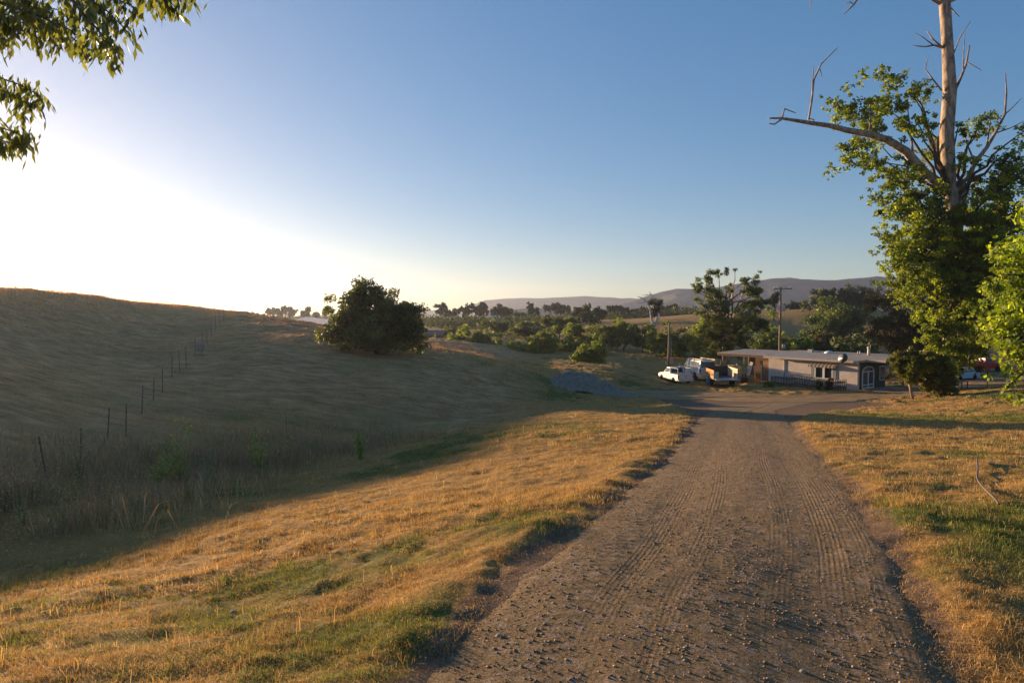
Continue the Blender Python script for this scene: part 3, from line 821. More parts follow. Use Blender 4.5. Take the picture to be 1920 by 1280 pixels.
OAK = [[.085, .098, .030], [.06, .072, .024], [.115, .125, .040]]
EUC = [[.13, .165, .045], [.09, .12, .036], [.17, .20, .06]]
BUSH = [[.17, .19, .03], [.13, .155, .028], [.21, .22, .045]]
DARKB = [[.06, .075, .022], [.085, .10, .028], [.115, .125, .036]]
FARG = [[.07, .085, .035], [.055, .07, .032], [.09, .10, .042]]
OLIVE = [[.115, .095, .040], [.085, .08, .032], [.15, .115, .055]]

# the dark oak on the foot of the hill
ob = hit(715, 662)
D = ob[1]
make_tree('oak_tree', 'dark round oak with low spreading crown standing on the shaded hill foot', 'tree', ob,
  [blob_px(690,562,52,36,D), blob_px(650,600,45,34,D), blob_px(735,595,50,38,D), blob_px(770,610,34,30,D), blob_px(700,620,70,36,D), blob_px(640,628,44,22,D), blob_px(750,633,50,26,D), blob_px(690,640,60,18,D), blob_px(650,558,20,15,D)],
  52000, .17, OAK, 11, .32, W(700, 590, D), clump=.30, shell=.35, nclump=420)

# the tall dead-topped tree on the right
tb = at(1775, 58); TD = tb[1]
def tw(px, py, dd=0): return W(px, py, TD + dd) - tb
tall = empty('dead_topped_tree', tb, 0, 'tall tree with bare pale dead top and leafy lower crown beside the driveway', 'tree')
k_ = TD / F
m = MB()
m.tube([tw(1773,747), tw(1778,640), tw(1790,520), tw(1792,430), tw(1785,375), tw(1779,340), tw(1775,250), tw(1781,170), tw(1777,90), tw(1771,0), tw(1768,-60), tw(1762,-170)],
       np.array([10,10,11,12,14,12,12,11.5,9.5,9.5,8,4]) * k_, 14)
m.tube([tw(1790,402), tw(1802,360), tw(1800,342)], np.array([13,12,9]) * k_, 8)
m.build('trunk', BARK_PALE, tall, True, fix=False)
def limb(pts, rads, name='branch'):
    m = MB(); m.tube([tw(*p) for p in pts], np.array(rads) * k_, 7)
    return m
def branch(pts, rads, twigs=()):
    m = limb(pts, rads)
    for tp, tr in twigs: m.tube([tw(*p) for p in tp], np.array(tr) * k_, 5)
    m.build('branch', BARK_PALE, tall, True, fix=False)
branch([(1770,350),(1735,325),(1700,285),(1665,263),(1630,252),(1590,245),(1555,236),(1520,231),(1490,226),(1465,222),(1442,222)], [9,8.5,8,7,6.5,5.5,4.5,4,3.2,2.4,1.4],
  [(((1465,224),(1452,233),(1441,232)),(2,1.5,1)),(((1466,223),(1471,204),(1492,212)),(2,1.5,.8)),(((1524,231),(1526,225),(1516,222)),(1.8,1.6,1)),
   (((1516,225),(1522,190),(1526,150),(1540,120),(1570,90)),(2,2,1.8,1.4,.7)),(((1523,170),(1525,125)),(1.3,.7)),(((1537,130),(1541,143)),(1.2,.6)),
   (((1630,252),(1633,215),(1632,190)),(1.8,1.4,.8)),(((1712,290),(1708,250),(1702,205)),(2.2,1.6,.9)),(((1738,322),(1700,312),(1660,305)),(2.2,1.6,.8))])
branch([(1795,345),(1815,335),(1828,305),(1850,277),(1866,250),(1884,215),(1887,175),(1885,138)], [5,4.6,4.2,3.4,2.6,2,1.5,.8],
  [(((1828,305),(1815,275),(1803,235)),(2,1.5,.8)),(((1850,277),(1856,235),(1857,210)),(1.7,1.2,.7)),(((1866,250),(1895,240),(1925,225)),(1.4,1,.6)),(((1840,290),(1870,300),(1890,280)),(1.3,1,.6)),
   (((1805,340),(1830,330),(1860,320)),(2,1.5,.8)),(((1884,215),(1900,200),(1915,185)),(1.2,.9,.5))])
branch([(1793,165),(1802,145),(1812,120),(1818,85)], [2.6,2.2,1.8,1],
  [(((1793,168),(1791,140),(1785,105)),(1.8,1.3,.7)),(((1806,135),(1807,95),(1809,60)),(1.2,.9,.5)),(((1785,110),(1800,70),(1820,40)),(1.3,1,.5)),(((1815,118),(1830,126),(1840,132)),(1,.7,.4))])
branch([(1768,90),(1752,85),(1735,88),(1712,86)], [2.2,1.8,1.4,.7], [(((1766,88),(1750,75),(1738,58)),(1.9,1.5,.8)),(((1750,85),(1730,70),(1715,62)),(1.2,.9,.5))])
branch([(1766,170),(1750,150),(1735,130),(1740,105)], [1.8,1.4,1,.6], [(((1750,150),(1730,148),(1722,160)),(1,.7,.4))])
branch([(1772,12),(1700,-30),(1640,-45),(1612,-8),(1600,10),(1582,27)], [3.5,3,2.8,2.2,1.6,.7], [(((1602,10),(1594,4),(1586,8)),(1.2,.9,.5)),(((1640,-45),(1560,-35),(1522,-10),(1518,18)),(2,1.6,1,.5))])
branch([(1778,5),(1790,0),(1795,-8),(1800,-60)], [2.5,2.2,2,1.2], [(((1783,15),(1791,24),(1799,32)),(1.4,1,.6))])
# leafy crown of the same tree
CW = [[.15, .175, .026], [.115, .145, .024], [.19, .21, .034], [.085, .11, .022]]
r = np.random.default_rng(31)
cb = [(1618,140,14,16),(1655,135,26,17),(1675,155,26,20),(1590,165,22,14),(1560,195,22,18),(1600,210,45,28),(1660,200,40,28),(1720,170,36,18),(1735,190,20,14),(1720,235,38,30),(1750,290,30,40),(1640,240,40,24),
      (1600,290,34,30),(1560,320,18,16),(1640,300,30,25),(1665,335,34,26),(1640,370,22,16),(1700,330,40,30),(1735,370,46,40),(1690,390,46,34),(1820,250,30,22),(1855,225,30,18),(1870,240,12,10),(1815,300,30,26),(1840,350,30,30),(1880,345,40,40),(1905,330,24,30),
      (1860,420,60,50),(1800,450,60,46),(1720,450,60,44),(1670,440,28,22),(1690,495,42,26),(1740,520,60,40),(1820,520,70,50),(1880,500,50,60),(1700,530,36,24),(1730,575,40,30),(1800,590,60,40),(1880,600,60,50),(1760,620,34,24),(1830,640,40,26),(1655,400,16,12),(1650,470,16,14)]
cb2 = [(1740,430,50,40),(1790,470,56,46),(1850,470,50,50),(1740,520,50,34),(1800,545,56,40),(1860,560,50,40),(1700,470,36,30),(1770,610,44,34),(1835,620,44,30),(1700,560,30,20),(1780,660,40,26),(1820,400,44,36),(1760,395,26,22),(1890,400,40,40),(1890,300,34,34),(1915,260,20,30),(1760,670,30,30),(1800,690,26,20),(1745,640,30,26),(1815,655,34,22)]
B = np.array([blob_px(px, py, a, b, TD + r.normal(0, 1.4), .9) for px, py, a, b in cb] + [blob_px(px, py, a, b, TD - 2.6 + r.normal(0, .5), .7) for px, py, a, b in cb2]); B[:, :3] -= tb
n = 140000
p, ci, cc_, u = crown_points(B, n, r, .25, .2, 2400, .5)
ck = r.uniform(.6, 1.3, len(cc_)); ch = r.integers(0, 4, len(cc_))
v, f, t_ = leaf_quads(p, .20 * r.uniform(.55, 1.3, n), r, np.array(CW)[ch[ci]] * ck[ci][:, None] * r.uniform(.75, 1.25, (n, 1)), .8, .25)
m = MB(); m.add(v, f, t_); link('crown', m.data('crown'), LEAF_GLOSSY, tall)
m = MB()
for k in r.choice(len(cc_), 70, replace=False):
    zz = cc_[k][2]; tz = np.array([tw(1790, 600), tw(1794, 520), tw(1792, 430), tw(1785, 375)])
    j = np.argmin(np.abs(tz[:, 2] - zz * .8))
    m.tube(limb_path(tz[j], cc_[k], r, .05), np.linspace(4, .8, 7) * k_, 5)
m.build('leafy_limb', BARK_DARK, tall, True, fix=False)

# a nearer leafy tree whose trunk stands beyond the right edge
nb_ = np.array([23.5, 23.0, h1(23.5, 23.0)]); ND = 24.0
r = np.random.default_rng(37)
cb = [(1880,470,40,40),(1910,520,50,60),(1870,560,40,40),(1850,600,34,30),(1905,620,60,60),(1840,640,26,22),(1880,660,34,26),(1915,700,30,30),(1900,725,26,26),(1912,740,26,18),(1890,705,22,24),(1905,660,40,30),(1960,560,80,120),(2050,520,120,160),(2040,400,110,90),(1960,440,60,60),(1880,640,40,30),(2000,700,70,50),(2150,520,110,130)]
make_tree('leafy_tree', 'bright green broad-leaved tree hanging in from the right, nearest the viewer', 'tree', nb_,
  [blob_px(px, py, a, b, ND + r.normal(0, .8), .8) for px, py, a, b in cb + [(1900,690,34,30),(1895,735,28,20),(1915,640,40,40),(1870,690,22,20),(1908,715,30,26)]], 46000, .17, [[.15, .185, .025], [.11, .15, .022], [.19, .215, .035], [.09, .12, .02]], 41, .35, W(2080, 480, 23.2), LEAF_GLOSSY, clump=.34, shell=.2, aspect=.7, hang=.3, nclump=420, nlimb=26)

# brownish feathery tree behind the house's right end
pb = hit(1745, 722); pb = at(1740, 78); PD = pb[1]
make_tree('pepper_tree', 'olive-brown feathery tree behind the small tree at the house end', 'tree', pb,
  [blob_px(a, b, c_, e, PD) for a, b, c_, e in ((1660,570,40,26),(1700,560,46,30),(1650,615,34,28),(1700,620,60,40),(1760,600,60,44),(1760,650,60,40),(1690,655,40,26),(1800,640,44,36),(1660,650,26,18),(1690,540,26,16),(1790,560,50,40),(1680,690,40,24),(1780,690,44,26),(1820,670,30,24))],
  70000, .27, OLIVE, 43, .4, W(1735, 610, PD), LEAF_DULL, clump=.30, shell=.25, aspect=.35, hang=.35, nclump=420, nlimb=24, bark_m=BARK_PALE)
# the small tree with the slim pale trunk
sb = hit(1712, 747); SD = sb[1]
sm_ = make_tree('small_tree', 'small bushy tree with slim bent pale trunk at the edge of the yard', 'tree', sb,
  [blob_px(a, b, c_, e, SD) for a, b, c_, e in ((1715,685,40,24),(1695,690,30,20),(1740,690,42,28),(1720,665,34,16),(1760,700,28,22),(1745,715,34,18),(1710,712,26,10),(1765,720,26,20),(1770,675,22,16),(1782,725,22,22),(1785,695,18,20),(1760,740,24,10),(1778,738,16,12),(1772,715,20,24),(1775,705,24,20),(1765,735,18,14))],
  38000, .16, [[.125, .13, .022], [.095, .10, .02], [.17, .165, .026]], 47, .06, trunk=False, mat=LEAF, clump=.32, shell=.25, nclump=200)
m = MB(); w_ = lambda a, b: W(a, b, SD) - sb
m.tube([w_(1712,749), w_(1709,738), w_(1706,722), w_(1708,705), w_(1716,685)], np.array([3,2.6,2.4,2,1]) * SD / F, 8)
m.tube([w_(1706,722), w_(1722,705), w_(1740,690)], np.array([1.6,1.4,.7]) * SD / F, 6)
m.tube([w_(1707,715), w_(1698,700), w_(1692,688)], np.array([1.4,1.1,.6]) * SD / F, 6)
m.build('trunk', BARK_PALE, sm_, True, fix=False)

# airy eucalyptus behind the trucks
eb = at(1365, 92); ED = 92
make_tree('eucalyptus', 'tall airy eucalyptus with two open crowns behind the parked trucks', 'tree', eb,
  [blob_px(a, b, c_, e, ED) for a, b, c_, e in ((1305,537,20,12),(1325,523,18,14),(1345,513,14,9),(1365,506,20,8),(1340,545,24,18),(1318,565,16,14),(1350,570,26,16),(1312,590,14,12),(1340,598,26,14),(1405,528,22,12),(1420,520,14,10),(1415,550,24,16),(1395,545,12,10),(1405,580,26,20),(1420,605,28,22),(1430,570,16,16),(1380,560,14,10),(1362,540,12,12))],
  24000, .28, EUC, 53, .42, W(1360, 570, ED), LEAF, clump=.36, shell=.15, aspect=.35, hang=.45, nclump=170, nlimb=46, bark_m=BARK_PALE)
# dark upright cypress-like shrub beside the carport
db = at(1352, 82); DD = 82
make_tree('cypress_shrub', 'dense upright yellow-green cypress just left of the carport', 'shrub', db,
  [blob_px(a, b, c_, e, DD) for a, b, c_, e in ((1340,600,18,12),(1335,625,17,28),(1350,615,20,26),(1372,620,26,28),(1345,650,24,26),(1378,650,26,24),(1395,640,18,20))],
  24000, .20, [[.085, .10, .018], [.05, .062, .016], [.12, .13, .022]], 59, .2, W(1355, 620, DD), LEAF_DULL, clump=.26, shell=.55, aspect=.35, hang=-.4, nclump=240)

# lone round bush in the sunlit field
bb = hit(1105, 679); BD = bb[1]
make_tree('bush', 'bright green round bush alone in the sunlit field behind the gravel pile', 'bush', bb,
  [blob_px(a, b, c_, e, BD) for a, b, c_, e in ((1092,662,18,14),(1115,658,20,17),(1128,662,12,14),(1105,670,30,9),(1080,668,10,8))], 9000, .20, [[.17, .20, .03], [.13, .165, .028], [.21, .235, .04]], 61, .1, clump=.34, shell=.45, nclump=130)

# thicket bushes behind the field: each its own plant
TH = [ # px, py base, half width, height px, depth, look
 (868,660,24,52,112,'tall olive bush at the left end of the thicket, by the bend of the track',0),
 (905,662,36,48,110,'broad dark bush in the thicket behind the bend of the track',1),
 (965,664,18,22,108,'low yellowish bush between two larger bushes of the thicket',0),
 (985,668,24,34,106,'sunlit bush with pointed top right of the low yellowish bush',0),
 (1022,666,40,44,108,'wide dense bush left of the lone round bush',1),
 (1050,668,28,52,112,'tall dark bush right behind the wide dense bush',1),
 (1048,622,38,30,135,'pale sage bush on the rise above the thicket',2),
 (985,630,44,28,140,'long flat grey-green shrub on the rise, middle of the thicket',2),
 (930,628,30,26,150,'dusky shrub on the rise above the broad dark bush',2),
 (835,640,26,26,135,'grey shrub by the oak, left end of the far thicket',2),
 (812,650,16,22,120,'small ragged shrub right against the oak crown',1),
 (1092,650,34,44,118,'dark green bush directly behind the lone round bush',1),
 (1130,648,34,44,122,'rounded dark bush right of the lone round bush',1),
 (1170,650,32,46,122,'bush with sunlit top left of the dead tree',1),
 (1205,652,30,44,120,'dense bush at the foot of the dead tree',1),
 (1238,660,28,52,112,'dark bush just left of the plain pole',1),
 (1272,664,28,56,110,'dark bush just right of the plain pole',1),
 (1303,664,26,70,108,'tall yellow-topped bush between the plain pole and the cypress',0),
 (1440,664,34,46,112,'dark bush beside the utility pole behind the carport roof',1),
 (1500,662,26,46,108,'olive bush right of the utility pole behind the house roof',0),
 (1530,660,28,46,110,'brownish bush behind the house roof, left of the chimney pipe',3)]
for i, (px, py, hw, hp, d, lab, look) in enumerate(TH):
    b0 = at(px, d); rr = np.random.default_rng(200 + i)
    bl = []
    for k in range(7):
        bl.append(blob_px(px + rr.uniform(-.65, .65) * hw, py - hp * rr.uniform(.25, .8), hw * rr.uniform(.38, .6), hp * rr.uniform(.24, .34), d + rr.normal(0, .8)))
    bl.append(blob_px(px, py - hp * .25, hw * 1.0, hp * .3, d))
    make_tree('thicket_bush', lab, 'bush', b0, bl, 7000, .30, [[[.24,.26,.045],[.18,.21,.04],[.29,.29,.06]], [[.12,.145,.035],[.15,.175,.04],[.19,.205,.05]], [[.15, .165, .06], [.08, .09, .04], [.13, .14, .055]], OLIVE][look], 300 + i, .12, clump=.36, shell=.4, nclump=90, nlimb=6, group='bushes of the thicket')

# the big dark trees right of the golden slope
for i, (d, lab, bl) in enumerate((
  (150, 'broad dark tree on the slope behind the house, lower of the two', ((1560,590,46,30),(1530,610,30,20),(1590,600,36,34),(1560,625,50,24),(1610,610,30,28),(1515,625,20,14))),
  (215, 'dark domed tree highest behind the house, touching the mountain line', ((1610,552,30,18),(1590,560,26,16),(1630,560,26,16),(1610,572,36,14))),
  (220, 'smaller dark domed tree left of the highest dome behind the house', ((1550,555,20,12),(1540,565,26,12),(1565,562,20,12),(1520,575,18,10))))):
    px = np.mean([q[0] for q in bl])
    make_tree('hillside_tree', lab, 'tree', at(px, d), [blob_px(a, b, c_, e, d) for a, b, c_, e in bl], 15000, .5, [[[.10, .13, .035], [.075, .10, .03], [.14, .165, .045]], FARG, FARG][i], 400 + i, .5, LEAF_DULL and None, clump=.34, shell=.3, nclump=110, nlimb=10, group='dark trees behind the house')
# bare tree with white trunk on the golden slope
xb = at(1225, 135); XD = 135
xt = make_tree('half_dead_tree', 'half-dead tree with white forked trunk on the golden slope', 'tree', xb,
  [blob_px(a, b, c_, e, XD) for a, b, c_, e in ((1222,566,9,7),(1236,568,8,8),(1226,580,9,10),(1238,578,6,6))], 2400, .34, [[.06, .055, .03], [.08, .07, .04]], 67, trunk=False, clump=.5, shell=.1, nclump=40, hang=.5, aspect=.35)
m = MB(); w_ = lambda a, b: W(a, b, XD) - xb; kk = XD / F
m.tube([w_(1226,628), w_(1225,612), w_(1221,595), w_(1219,578), w_(1212,565), w_(1203,558), w_(1195,556)], np.array([3.4,3,2.3,1.8,1.4,1,.5]) * kk, 7)
m.tube([w_(1226,612), w_(1232,597), w_(1231,575), w_(1228,562), w_(1221,552), w_(1217,546)], np.array([2.6,2.2,1.8,1.2,.9,.4]) * kk, 7)
m.tube([w_(1227,608), w_(1237,594), w_(1234,580), w_(1243,566)], np.array([1.5,1.2,1,.5]) * kk, 6)
m.tube([w_(1212,565), w_(1200,568), w_(1190,567)], np.array([.9,.7,.4]) * kk, 5); m.tube([w_(1221,552), w_(1210,553), w_(1203,554)], np.array([.8,.6,.3]) * kk, 5)
m.build('trunk', bark('white_bark', (.42, .38, .34), (.66, .62, .57)), xt, True, fix=False)

# far trees along the skyline: (px, base py, half width, height px, depth)
FT = [(408,597,6,14,430,'wide'),(425,599,4,12,430,'thin'),(431,599,2.2,18,430,'spire'),(436,599,4,18,425,'thin'),(470,600,8,14,430,'low'),(480,600,5,13,430,'thin'),(495,600,7,13,430,'low'),(508,598,8,22,400,'tall'),
      (524,602,8,24,380,'tall'),(536,600,8,26,380,'tall'),(550,600,9,24,380,'tall'),(566,600,6,22,380,'thin'),(579,599,6,22,385,'thin'),(594,600,6,16,385,'thin'),(612,602,10,30,340,'tall'),
      (826,600,14,30,300,'wide'),(845,600,12,24,300,'low'),(868,600,14,34,290,'tall'),(892,600,14,30,290,'tall'),(908,600,12,32,290,'tall'),(935,600,16,30,300,'wide'),(950,602,14,28,300,'wide'),
      (975,600,10,18,310,'low'),(1003,604,12,34,280,'wide'),(1034,594,14,28,330,'tall'),(1052,596,10,22,330,'wide'),(1066,598,3,26,320,'spire'),
      (1085,604,16,30,210,'wide'),(1108,606,18,38,200,'tall'),(1098,612,24,26,195,'low'),(1125,606,12,26,215,'wide'),(1150,596,12,22,300,'wide'),(1168,596,12,22,305,'wide'),(1190,596,12,20,305,'low'),(1210,594,10,18,310,'low'),
      (1245,592,7,18,320,'wide'),(1258,589,8,16,330,'wide'),(1266,589,4,20,330,'spire'),(1288,588,8,10,335,'low'),(1480,582,14,16,250,'low'),(1497,582,12,14,250,'low'),(1510,580,5,16,250,'spire'),(1452,584,5,38,190,'tall')]
WORD = {'wide': 'wide-crowned dark tree', 'thin': 'thin ragged tree', 'spire': 'narrow spire-like tree', 'low': 'low bushy tree', 'tall': 'tall feathery tree'}
def ft_label(i):
    px, py, hw, hp, d, k = FT[i]
    if px < 640: z = 'on the skyline left of the oak'; S = [j for j in range(len(FT)) if FT[j][0] < 640 and FT[j][5] == k]
    elif px < 1075: z = 'on the skyline right of the oak'; S = [j for j in range(len(FT)) if 640 <= FT[j][0] < 1075 and FT[j][5] == k]
    elif px < 1330: z = 'around the half-dead tree'; S = [j for j in range(len(FT)) if 1075 <= FT[j][0] < 1330 and FT[j][5] == k]
    else: z = 'on the slope top near the utility pole'; S = [j for j in range(len(FT)) if FT[j][0] >= 1330 and FT[j][5] == k]
    if len(S) == 1: return WORD[k] + ' ' + z
    S.sort(key=lambda j: FT[j][0]); q = S.index(i)
    o = ['leftmost', 'second from left', 'third from left', 'fourth from left', 'fifth from left', 'sixth from left'][q] if q < len(S) - 1 else 'rightmost'
    return o + ' ' + WORD[k] + ' ' + z
for i, (px, py, hw, hp, d, k) in enumerate(FT):
    rr = np.random.default_rng(500 + i); b0 = at(px, d); hp2 = hp
    n_ = {'wide': 6, 'thin': 4, 'spire': 3, 'low': 5, 'tall': 7}[k]; bl = []
    for q in range(n_):
        u_ = (q + .5) / n_
        if k == 'spire': bl.append(blob_px(px, py - hp * (.15 + .75 * u_), hw * (1.1 - u_ * .7), hp * .16, d))
        elif k == 'low': bl.append(blob_px(px + rr.uniform(-.7, .7) * hw, py - hp * rr.uniform(.3, .75), hw * .45, hp * .28, d))
        else: bl.append(blob_px(px + rr.uniform(-.75, .75) * hw, py - hp * rr.uniform(.42 if k != 'thin' else .3, .88), hw * rr.uniform(.35, .55), hp * rr.uniform(.12, .2), d))
    make_tree('far_tree', ft_label(i), 'tree', b0, bl, 1500, .55 + d * .0012, FARG, 600 + i, .3, clump=.42, shell=.2, nclump=45, nlimb=5, group='trees along the skyline', mat=LEAF_DULL)

# far low scrub closing the valley floor (one uncountable mass)
r = np.random.default_rng(71); P = []; T = []
for (x0, x1, y0, dd, hgt, n) in ((800,1080,618,240,3.0,9000),(640,860,606,330,3.5,6000),(1130,1340,596,315,3.2,8000),(440,640,601,420,4,5000),(1470,1640,650,118,2.4,5000)):
    px = r.uniform(x0, x1, n); d = dd * r.uniform(.9, 1.15, n)
    x = (px - 960) / F * d; hh_ = hgt * (.3 + 1.0 * vnoise(x / 7, d / 9, 73))
    z = H(x, d, False) + hh_ * r.uniform(0, 1, n) ** .7
    P.append(np.stack([x, d, z], 1)); T.append(np.array(DARKB)[r.integers(0, 3, n)] * r.uniform(.7, 1.3, (n, 1)))
P = np.vstack(P); T = np.vstack(T)
v, f, t_ = leaf_quads(P, .9 * r.uniform(.5, 1.3, len(P)), r, T, .8)
m = MB(); m.add(v, f, t_); tag(link('valley_scrub', m.data('valley_scrub'), LEAF_DULL), kind='stuff')

# the near tree over the viewer's left shoulder: only its hanging twigs are seen
lb = np.array([-7.5, 2.5, h1(-7.5, 2.5)]); r = np.random.default_rng(83)
nt = empty('overhanging_tree', lb, 0, 'near tree with hanging pointed leaves entering at the upper left corner', 'tree')
LD = 5.2
def lw(px, py, d=LD): return W(px, py, d) - lb
sp_ = [((-40,-60),(120,-30),(200,20),(240,60)),((100,-40),(160,30),(200,75),(215,98)),((-60,-20),(40,20),(90,50),(120,80)),((-60,20),(0,35),(30,60)),((160,-60),(260,-30),(310,-5),(330,15)),((240,-50),(320,-30),(355,-12)),((30,-50),(80,30),(160,90),(190,100)),((-90,130),(-20,140),(40,160),(78,182)),((-90,150),(-10,165),(40,190),(72,198)),((-100,205),(-30,228),(20,246),(60,262)),((-100,245),(-30,248),(10,266),(35,272)),((-80,-80),(60,-60),(180,-70),(300,-90)),((-60,-60),(40,-20),(60,20)),((-30,-30),(30,0),(90,15),(140,25)),((60,-40),(130,0),(180,20),(205,45)),((-60,10),(20,30),(70,60),(95,85)),((-20,0),(60,25),(130,55),(165,85)),((220,-50),(270,-15),(300,15)),((-80,50),(-20,60),(15,80)),((100,-30),(200,-10),(255,15))]
m = MB(); P = []; S = []
for s_ in sp_:
    dj = LD + r.normal(0, .35)
    q_ = np.array([lw(a, b, dj) for a, b in s_]); L = np.linspace(0, 1, 24)
    pth = np.stack([np.interp(L, np.linspace(0, 1, len(q_)), q_[:, k]) for k in range(3)], 1)
    tw_ = MB(); tw_.tube(pth, np.linspace(.010, .003, 24), 5); tw_.build('twig', BARK_DARK, nt, True, fix=False)
    for k in range(3, 24):
        for _ in range(7):
            P.append(pth[k] + r.normal(0, .045, 3)); S.append(r.uniform(.05, .115))
# the unseen rest of the crown, so the tree is whole from a step to the side
for _ in range(2600):
    u = unit(r, 1)[0] * r.uniform(.5, 1) * np.array([2.6, 2.4, 1.6]); P.append(np.array([-1.2, -.4, 4.9]) + u); S.append(r.uniform(.10, .16))
P = np.array(P); S = np.array(S)
ax_ok = (P[:, 1] + lb[1] > .8) | (np.arange(len(P)) >= len(P) - 2600)
P, S = P[ax_ok], S[ax_ok]
rel = (P + lb); pxv = 960 + F * rel[:, 0] / rel[:, 1]
v, f, t_ = leaf_quads(P, S, r, np.array([[.10, .115, .03], [.14, .15, .035], [.08, .095, .028]])[r.integers(0, 3, len(P))] * r.uniform(.8, 1.2, (len(P), 1)), .32, .62)
mm = MB(); mm.add(v, f, t_); link('crown', mm.data('crown'), LEAF_NEAR, nt)
m = MB(); m.tube([(0, 0, -.2), (.1, .05, 1.2), (0, .1, 2.6), (.1, .3, 3.8), (.1, .5, 5.2)], [.26, .22, .19, .15, .07], 12)
for s_ in sp_[::2]:
    m.tube(limb_path(np.array([.1, .3, 3.6]), lw(*s_[0]), r, .1), np.linspace(.06, .011, 7), 6)
m.build('trunk', BARK_DARK, nt, True, fix=False)

# green and yellow weeds one can tell apart along the gully
WD = [(340,905,100,'tall branching mustard weed in the gully with bright green top','green'),(300,915,60,'low bushy green weed left of the tall mustard weed','green'),(390,905,58,'pale seeding weed right of the tall mustard weed','pale'),
      (485,890,82,'bushy green weed in the gully, second tall plant from the left','green'),(540,870,92,'tall thin weed with seed spikes right of the bushy green weed','thin'),(675,860,48,'dark green clump of weeds where the gully shallows','green'),(150,905,90,'dry tan stalks around the second rusty fence post','pale'),(45,985,62,'dry pale weed at the lower left of the fence wires','pale'),(725,835,40,'thin pale weed at the right end of the gully','thin')]
for i, (px, py, hp, lab, kind) in enumerate(WD):
    b0 = hit(px, py); d = b0[1]; hh_ = 1.25 * hp * d / F; r = np.random.default_rng(700 + i)
    root = empty('weed', b0, 0, lab, 'weed', 'tall weeds in the gully')
    st = MB(); P = []; S = []
    ns = {'green': 16, 'pale': 10, 'thin': 6}[kind]
    for k in range(ns):
        a_ = r.uniform(0, 6.28); sp2 = r.uniform(.05, .5) * hh_ * (.5 if kind == 'thin' else 1); h_ = hh_ * (1 - .5 * sp2 / hh_) * r.uniform(.55, 1) if k else hh_
        if k == 0: sp2 *= .2
        pth = np.array([[0, 0, -.02], [math.cos(a_) * sp2 * .4, math.sin(a_) * sp2 * .4, h_ * .5], [math.cos(a_) * sp2, math.sin(a_) * sp2, h_]])
        st.tube(pth, [.008, .006, .003], 4)
        for u_ in r.uniform(.15, 1, {'green': 34, 'pale': 22, 'thin': 22}[kind]):
            P.append(pth[0] * (1 - u_) ** 2 + 2 * u_ * (1 - u_) * pth[1] + u_ * u_ * pth[2] + r.normal(0, .028, 3)); S.append({'green': .11, 'pale': .05, 'thin': .055}[kind] * min(1, d / 15) * r.uniform(.5, 1.4) * (1.15 - .5 * u_))
    P = np.array(P); S = np.array(S)
    cl = {'green': [[.34, .33, .09], [.26, .26, .08], [.42, .38, .12]], 'pale': [[.52, .44, .26], [.42, .34, .19], [.34, .32, .15]], 'thin': [[.44, .44, .16], [.52, .44, .22]]}[kind]
    v, f, t_ = leaf_quads(P, S, r, np.array(cl)[r.integers(0, len(cl), len(P))] * r.uniform(.7, 1.25, (len(P), 1)), .5, -.2)
    mm = MB(); mm.add(v, f, t_); link('leaves', mm.data('leaves'), LEAF, root)
    st.build('stem', bark('weed_stem', (.16, .14, .06), (.28, .22, .11)), root, False, fix=False)
# ------------------------------------------------------------------ paints
WHITE_P = plain('white_paint', (.62, .60, .56), .35, .5, var=.08, scale=1.5, coat=.3, dirt=(.40, .34, .27))
BLACK_R = plain('black_rubber', (.025, .024, .023), .9, .1, var=.3, scale=8)
DARK_M = plain('dark_metal', (.05, .05, .052), .5, .4, .3, .3)
GREY_M = plain('grey_metal', (.34, .35, .36), .45, .4, .5, .2, 4)
RED_L = plain('red_lens', (.42, .02, .015), .25, .5, var=.1)
GLASS = glass_mat('window_glass')
CHROME = plain('dull_chrome', (.55, .55, .55), .3, .5, .8, .1)
TIMBER = wood_mat('weathered_timber', (.22, .15, .095), (.40, .29, .19))
PLY = wood_mat('plywood', (.40, .18, .06), (.54, .28, .10), 1.6, (1, 6, 1))
PALEWOOD = wood_mat('pale_board', (.48, .38, .26), (.66, .54, .39), 1.6, (1, 1, 5))
DARKWOOD = wood_mat('dark_board', (.045, .035, .03), (.10, .08, .065), 3)
ORANGE_P = plain('orange_paint', (.62, .23, .05), .5, .4, var=.15)
RED_P = plain('red_paint', (.55, .025, .018), .35, .5, var=.1, coat=.3)
BLUE_P = plain('pale_blue_paint', (.40, .52, .62), .35, .5, var=.08, coat=.3)

def vehicle_wheel(parent, x, y, z, rad, wid):
    t = MB(); t.lathe([(rad*.55, -wid/2), (rad*.9, -wid/2), (rad, -wid*.36), (rad, wid*.36), (rad*.9, wid/2), (rad*.55, wid/2)], (0, 0, 0), 'y', 22)
    w = t.build('wheel', BLACK_R, parent, True); w.location = (x, y, z)
    s = 1 if y > 0 else -1
    q = MB(); q.lathe([(.001, s*wid*.42), (rad*.18, s*wid*.44), (rad*.22, s*wid*.36), (rad*.5, s*wid*.40), (rad*.57, s*wid*.50), (rad*.57, 0)], (0, 0, 0), 'y', 18)
    q.build('rim', GREY_M, w, True)

def arch_profile(pts, wheels, r, zb):
    """lower edge running from front to rear with round wheel openings"""
    out = list(pts)
    for wx in wheels:
        for a in np.linspace(0, math.pi, 9):
            out.append((wx + r * math.cos(a), zb + r * .95 * math.sin(a)))
    return out

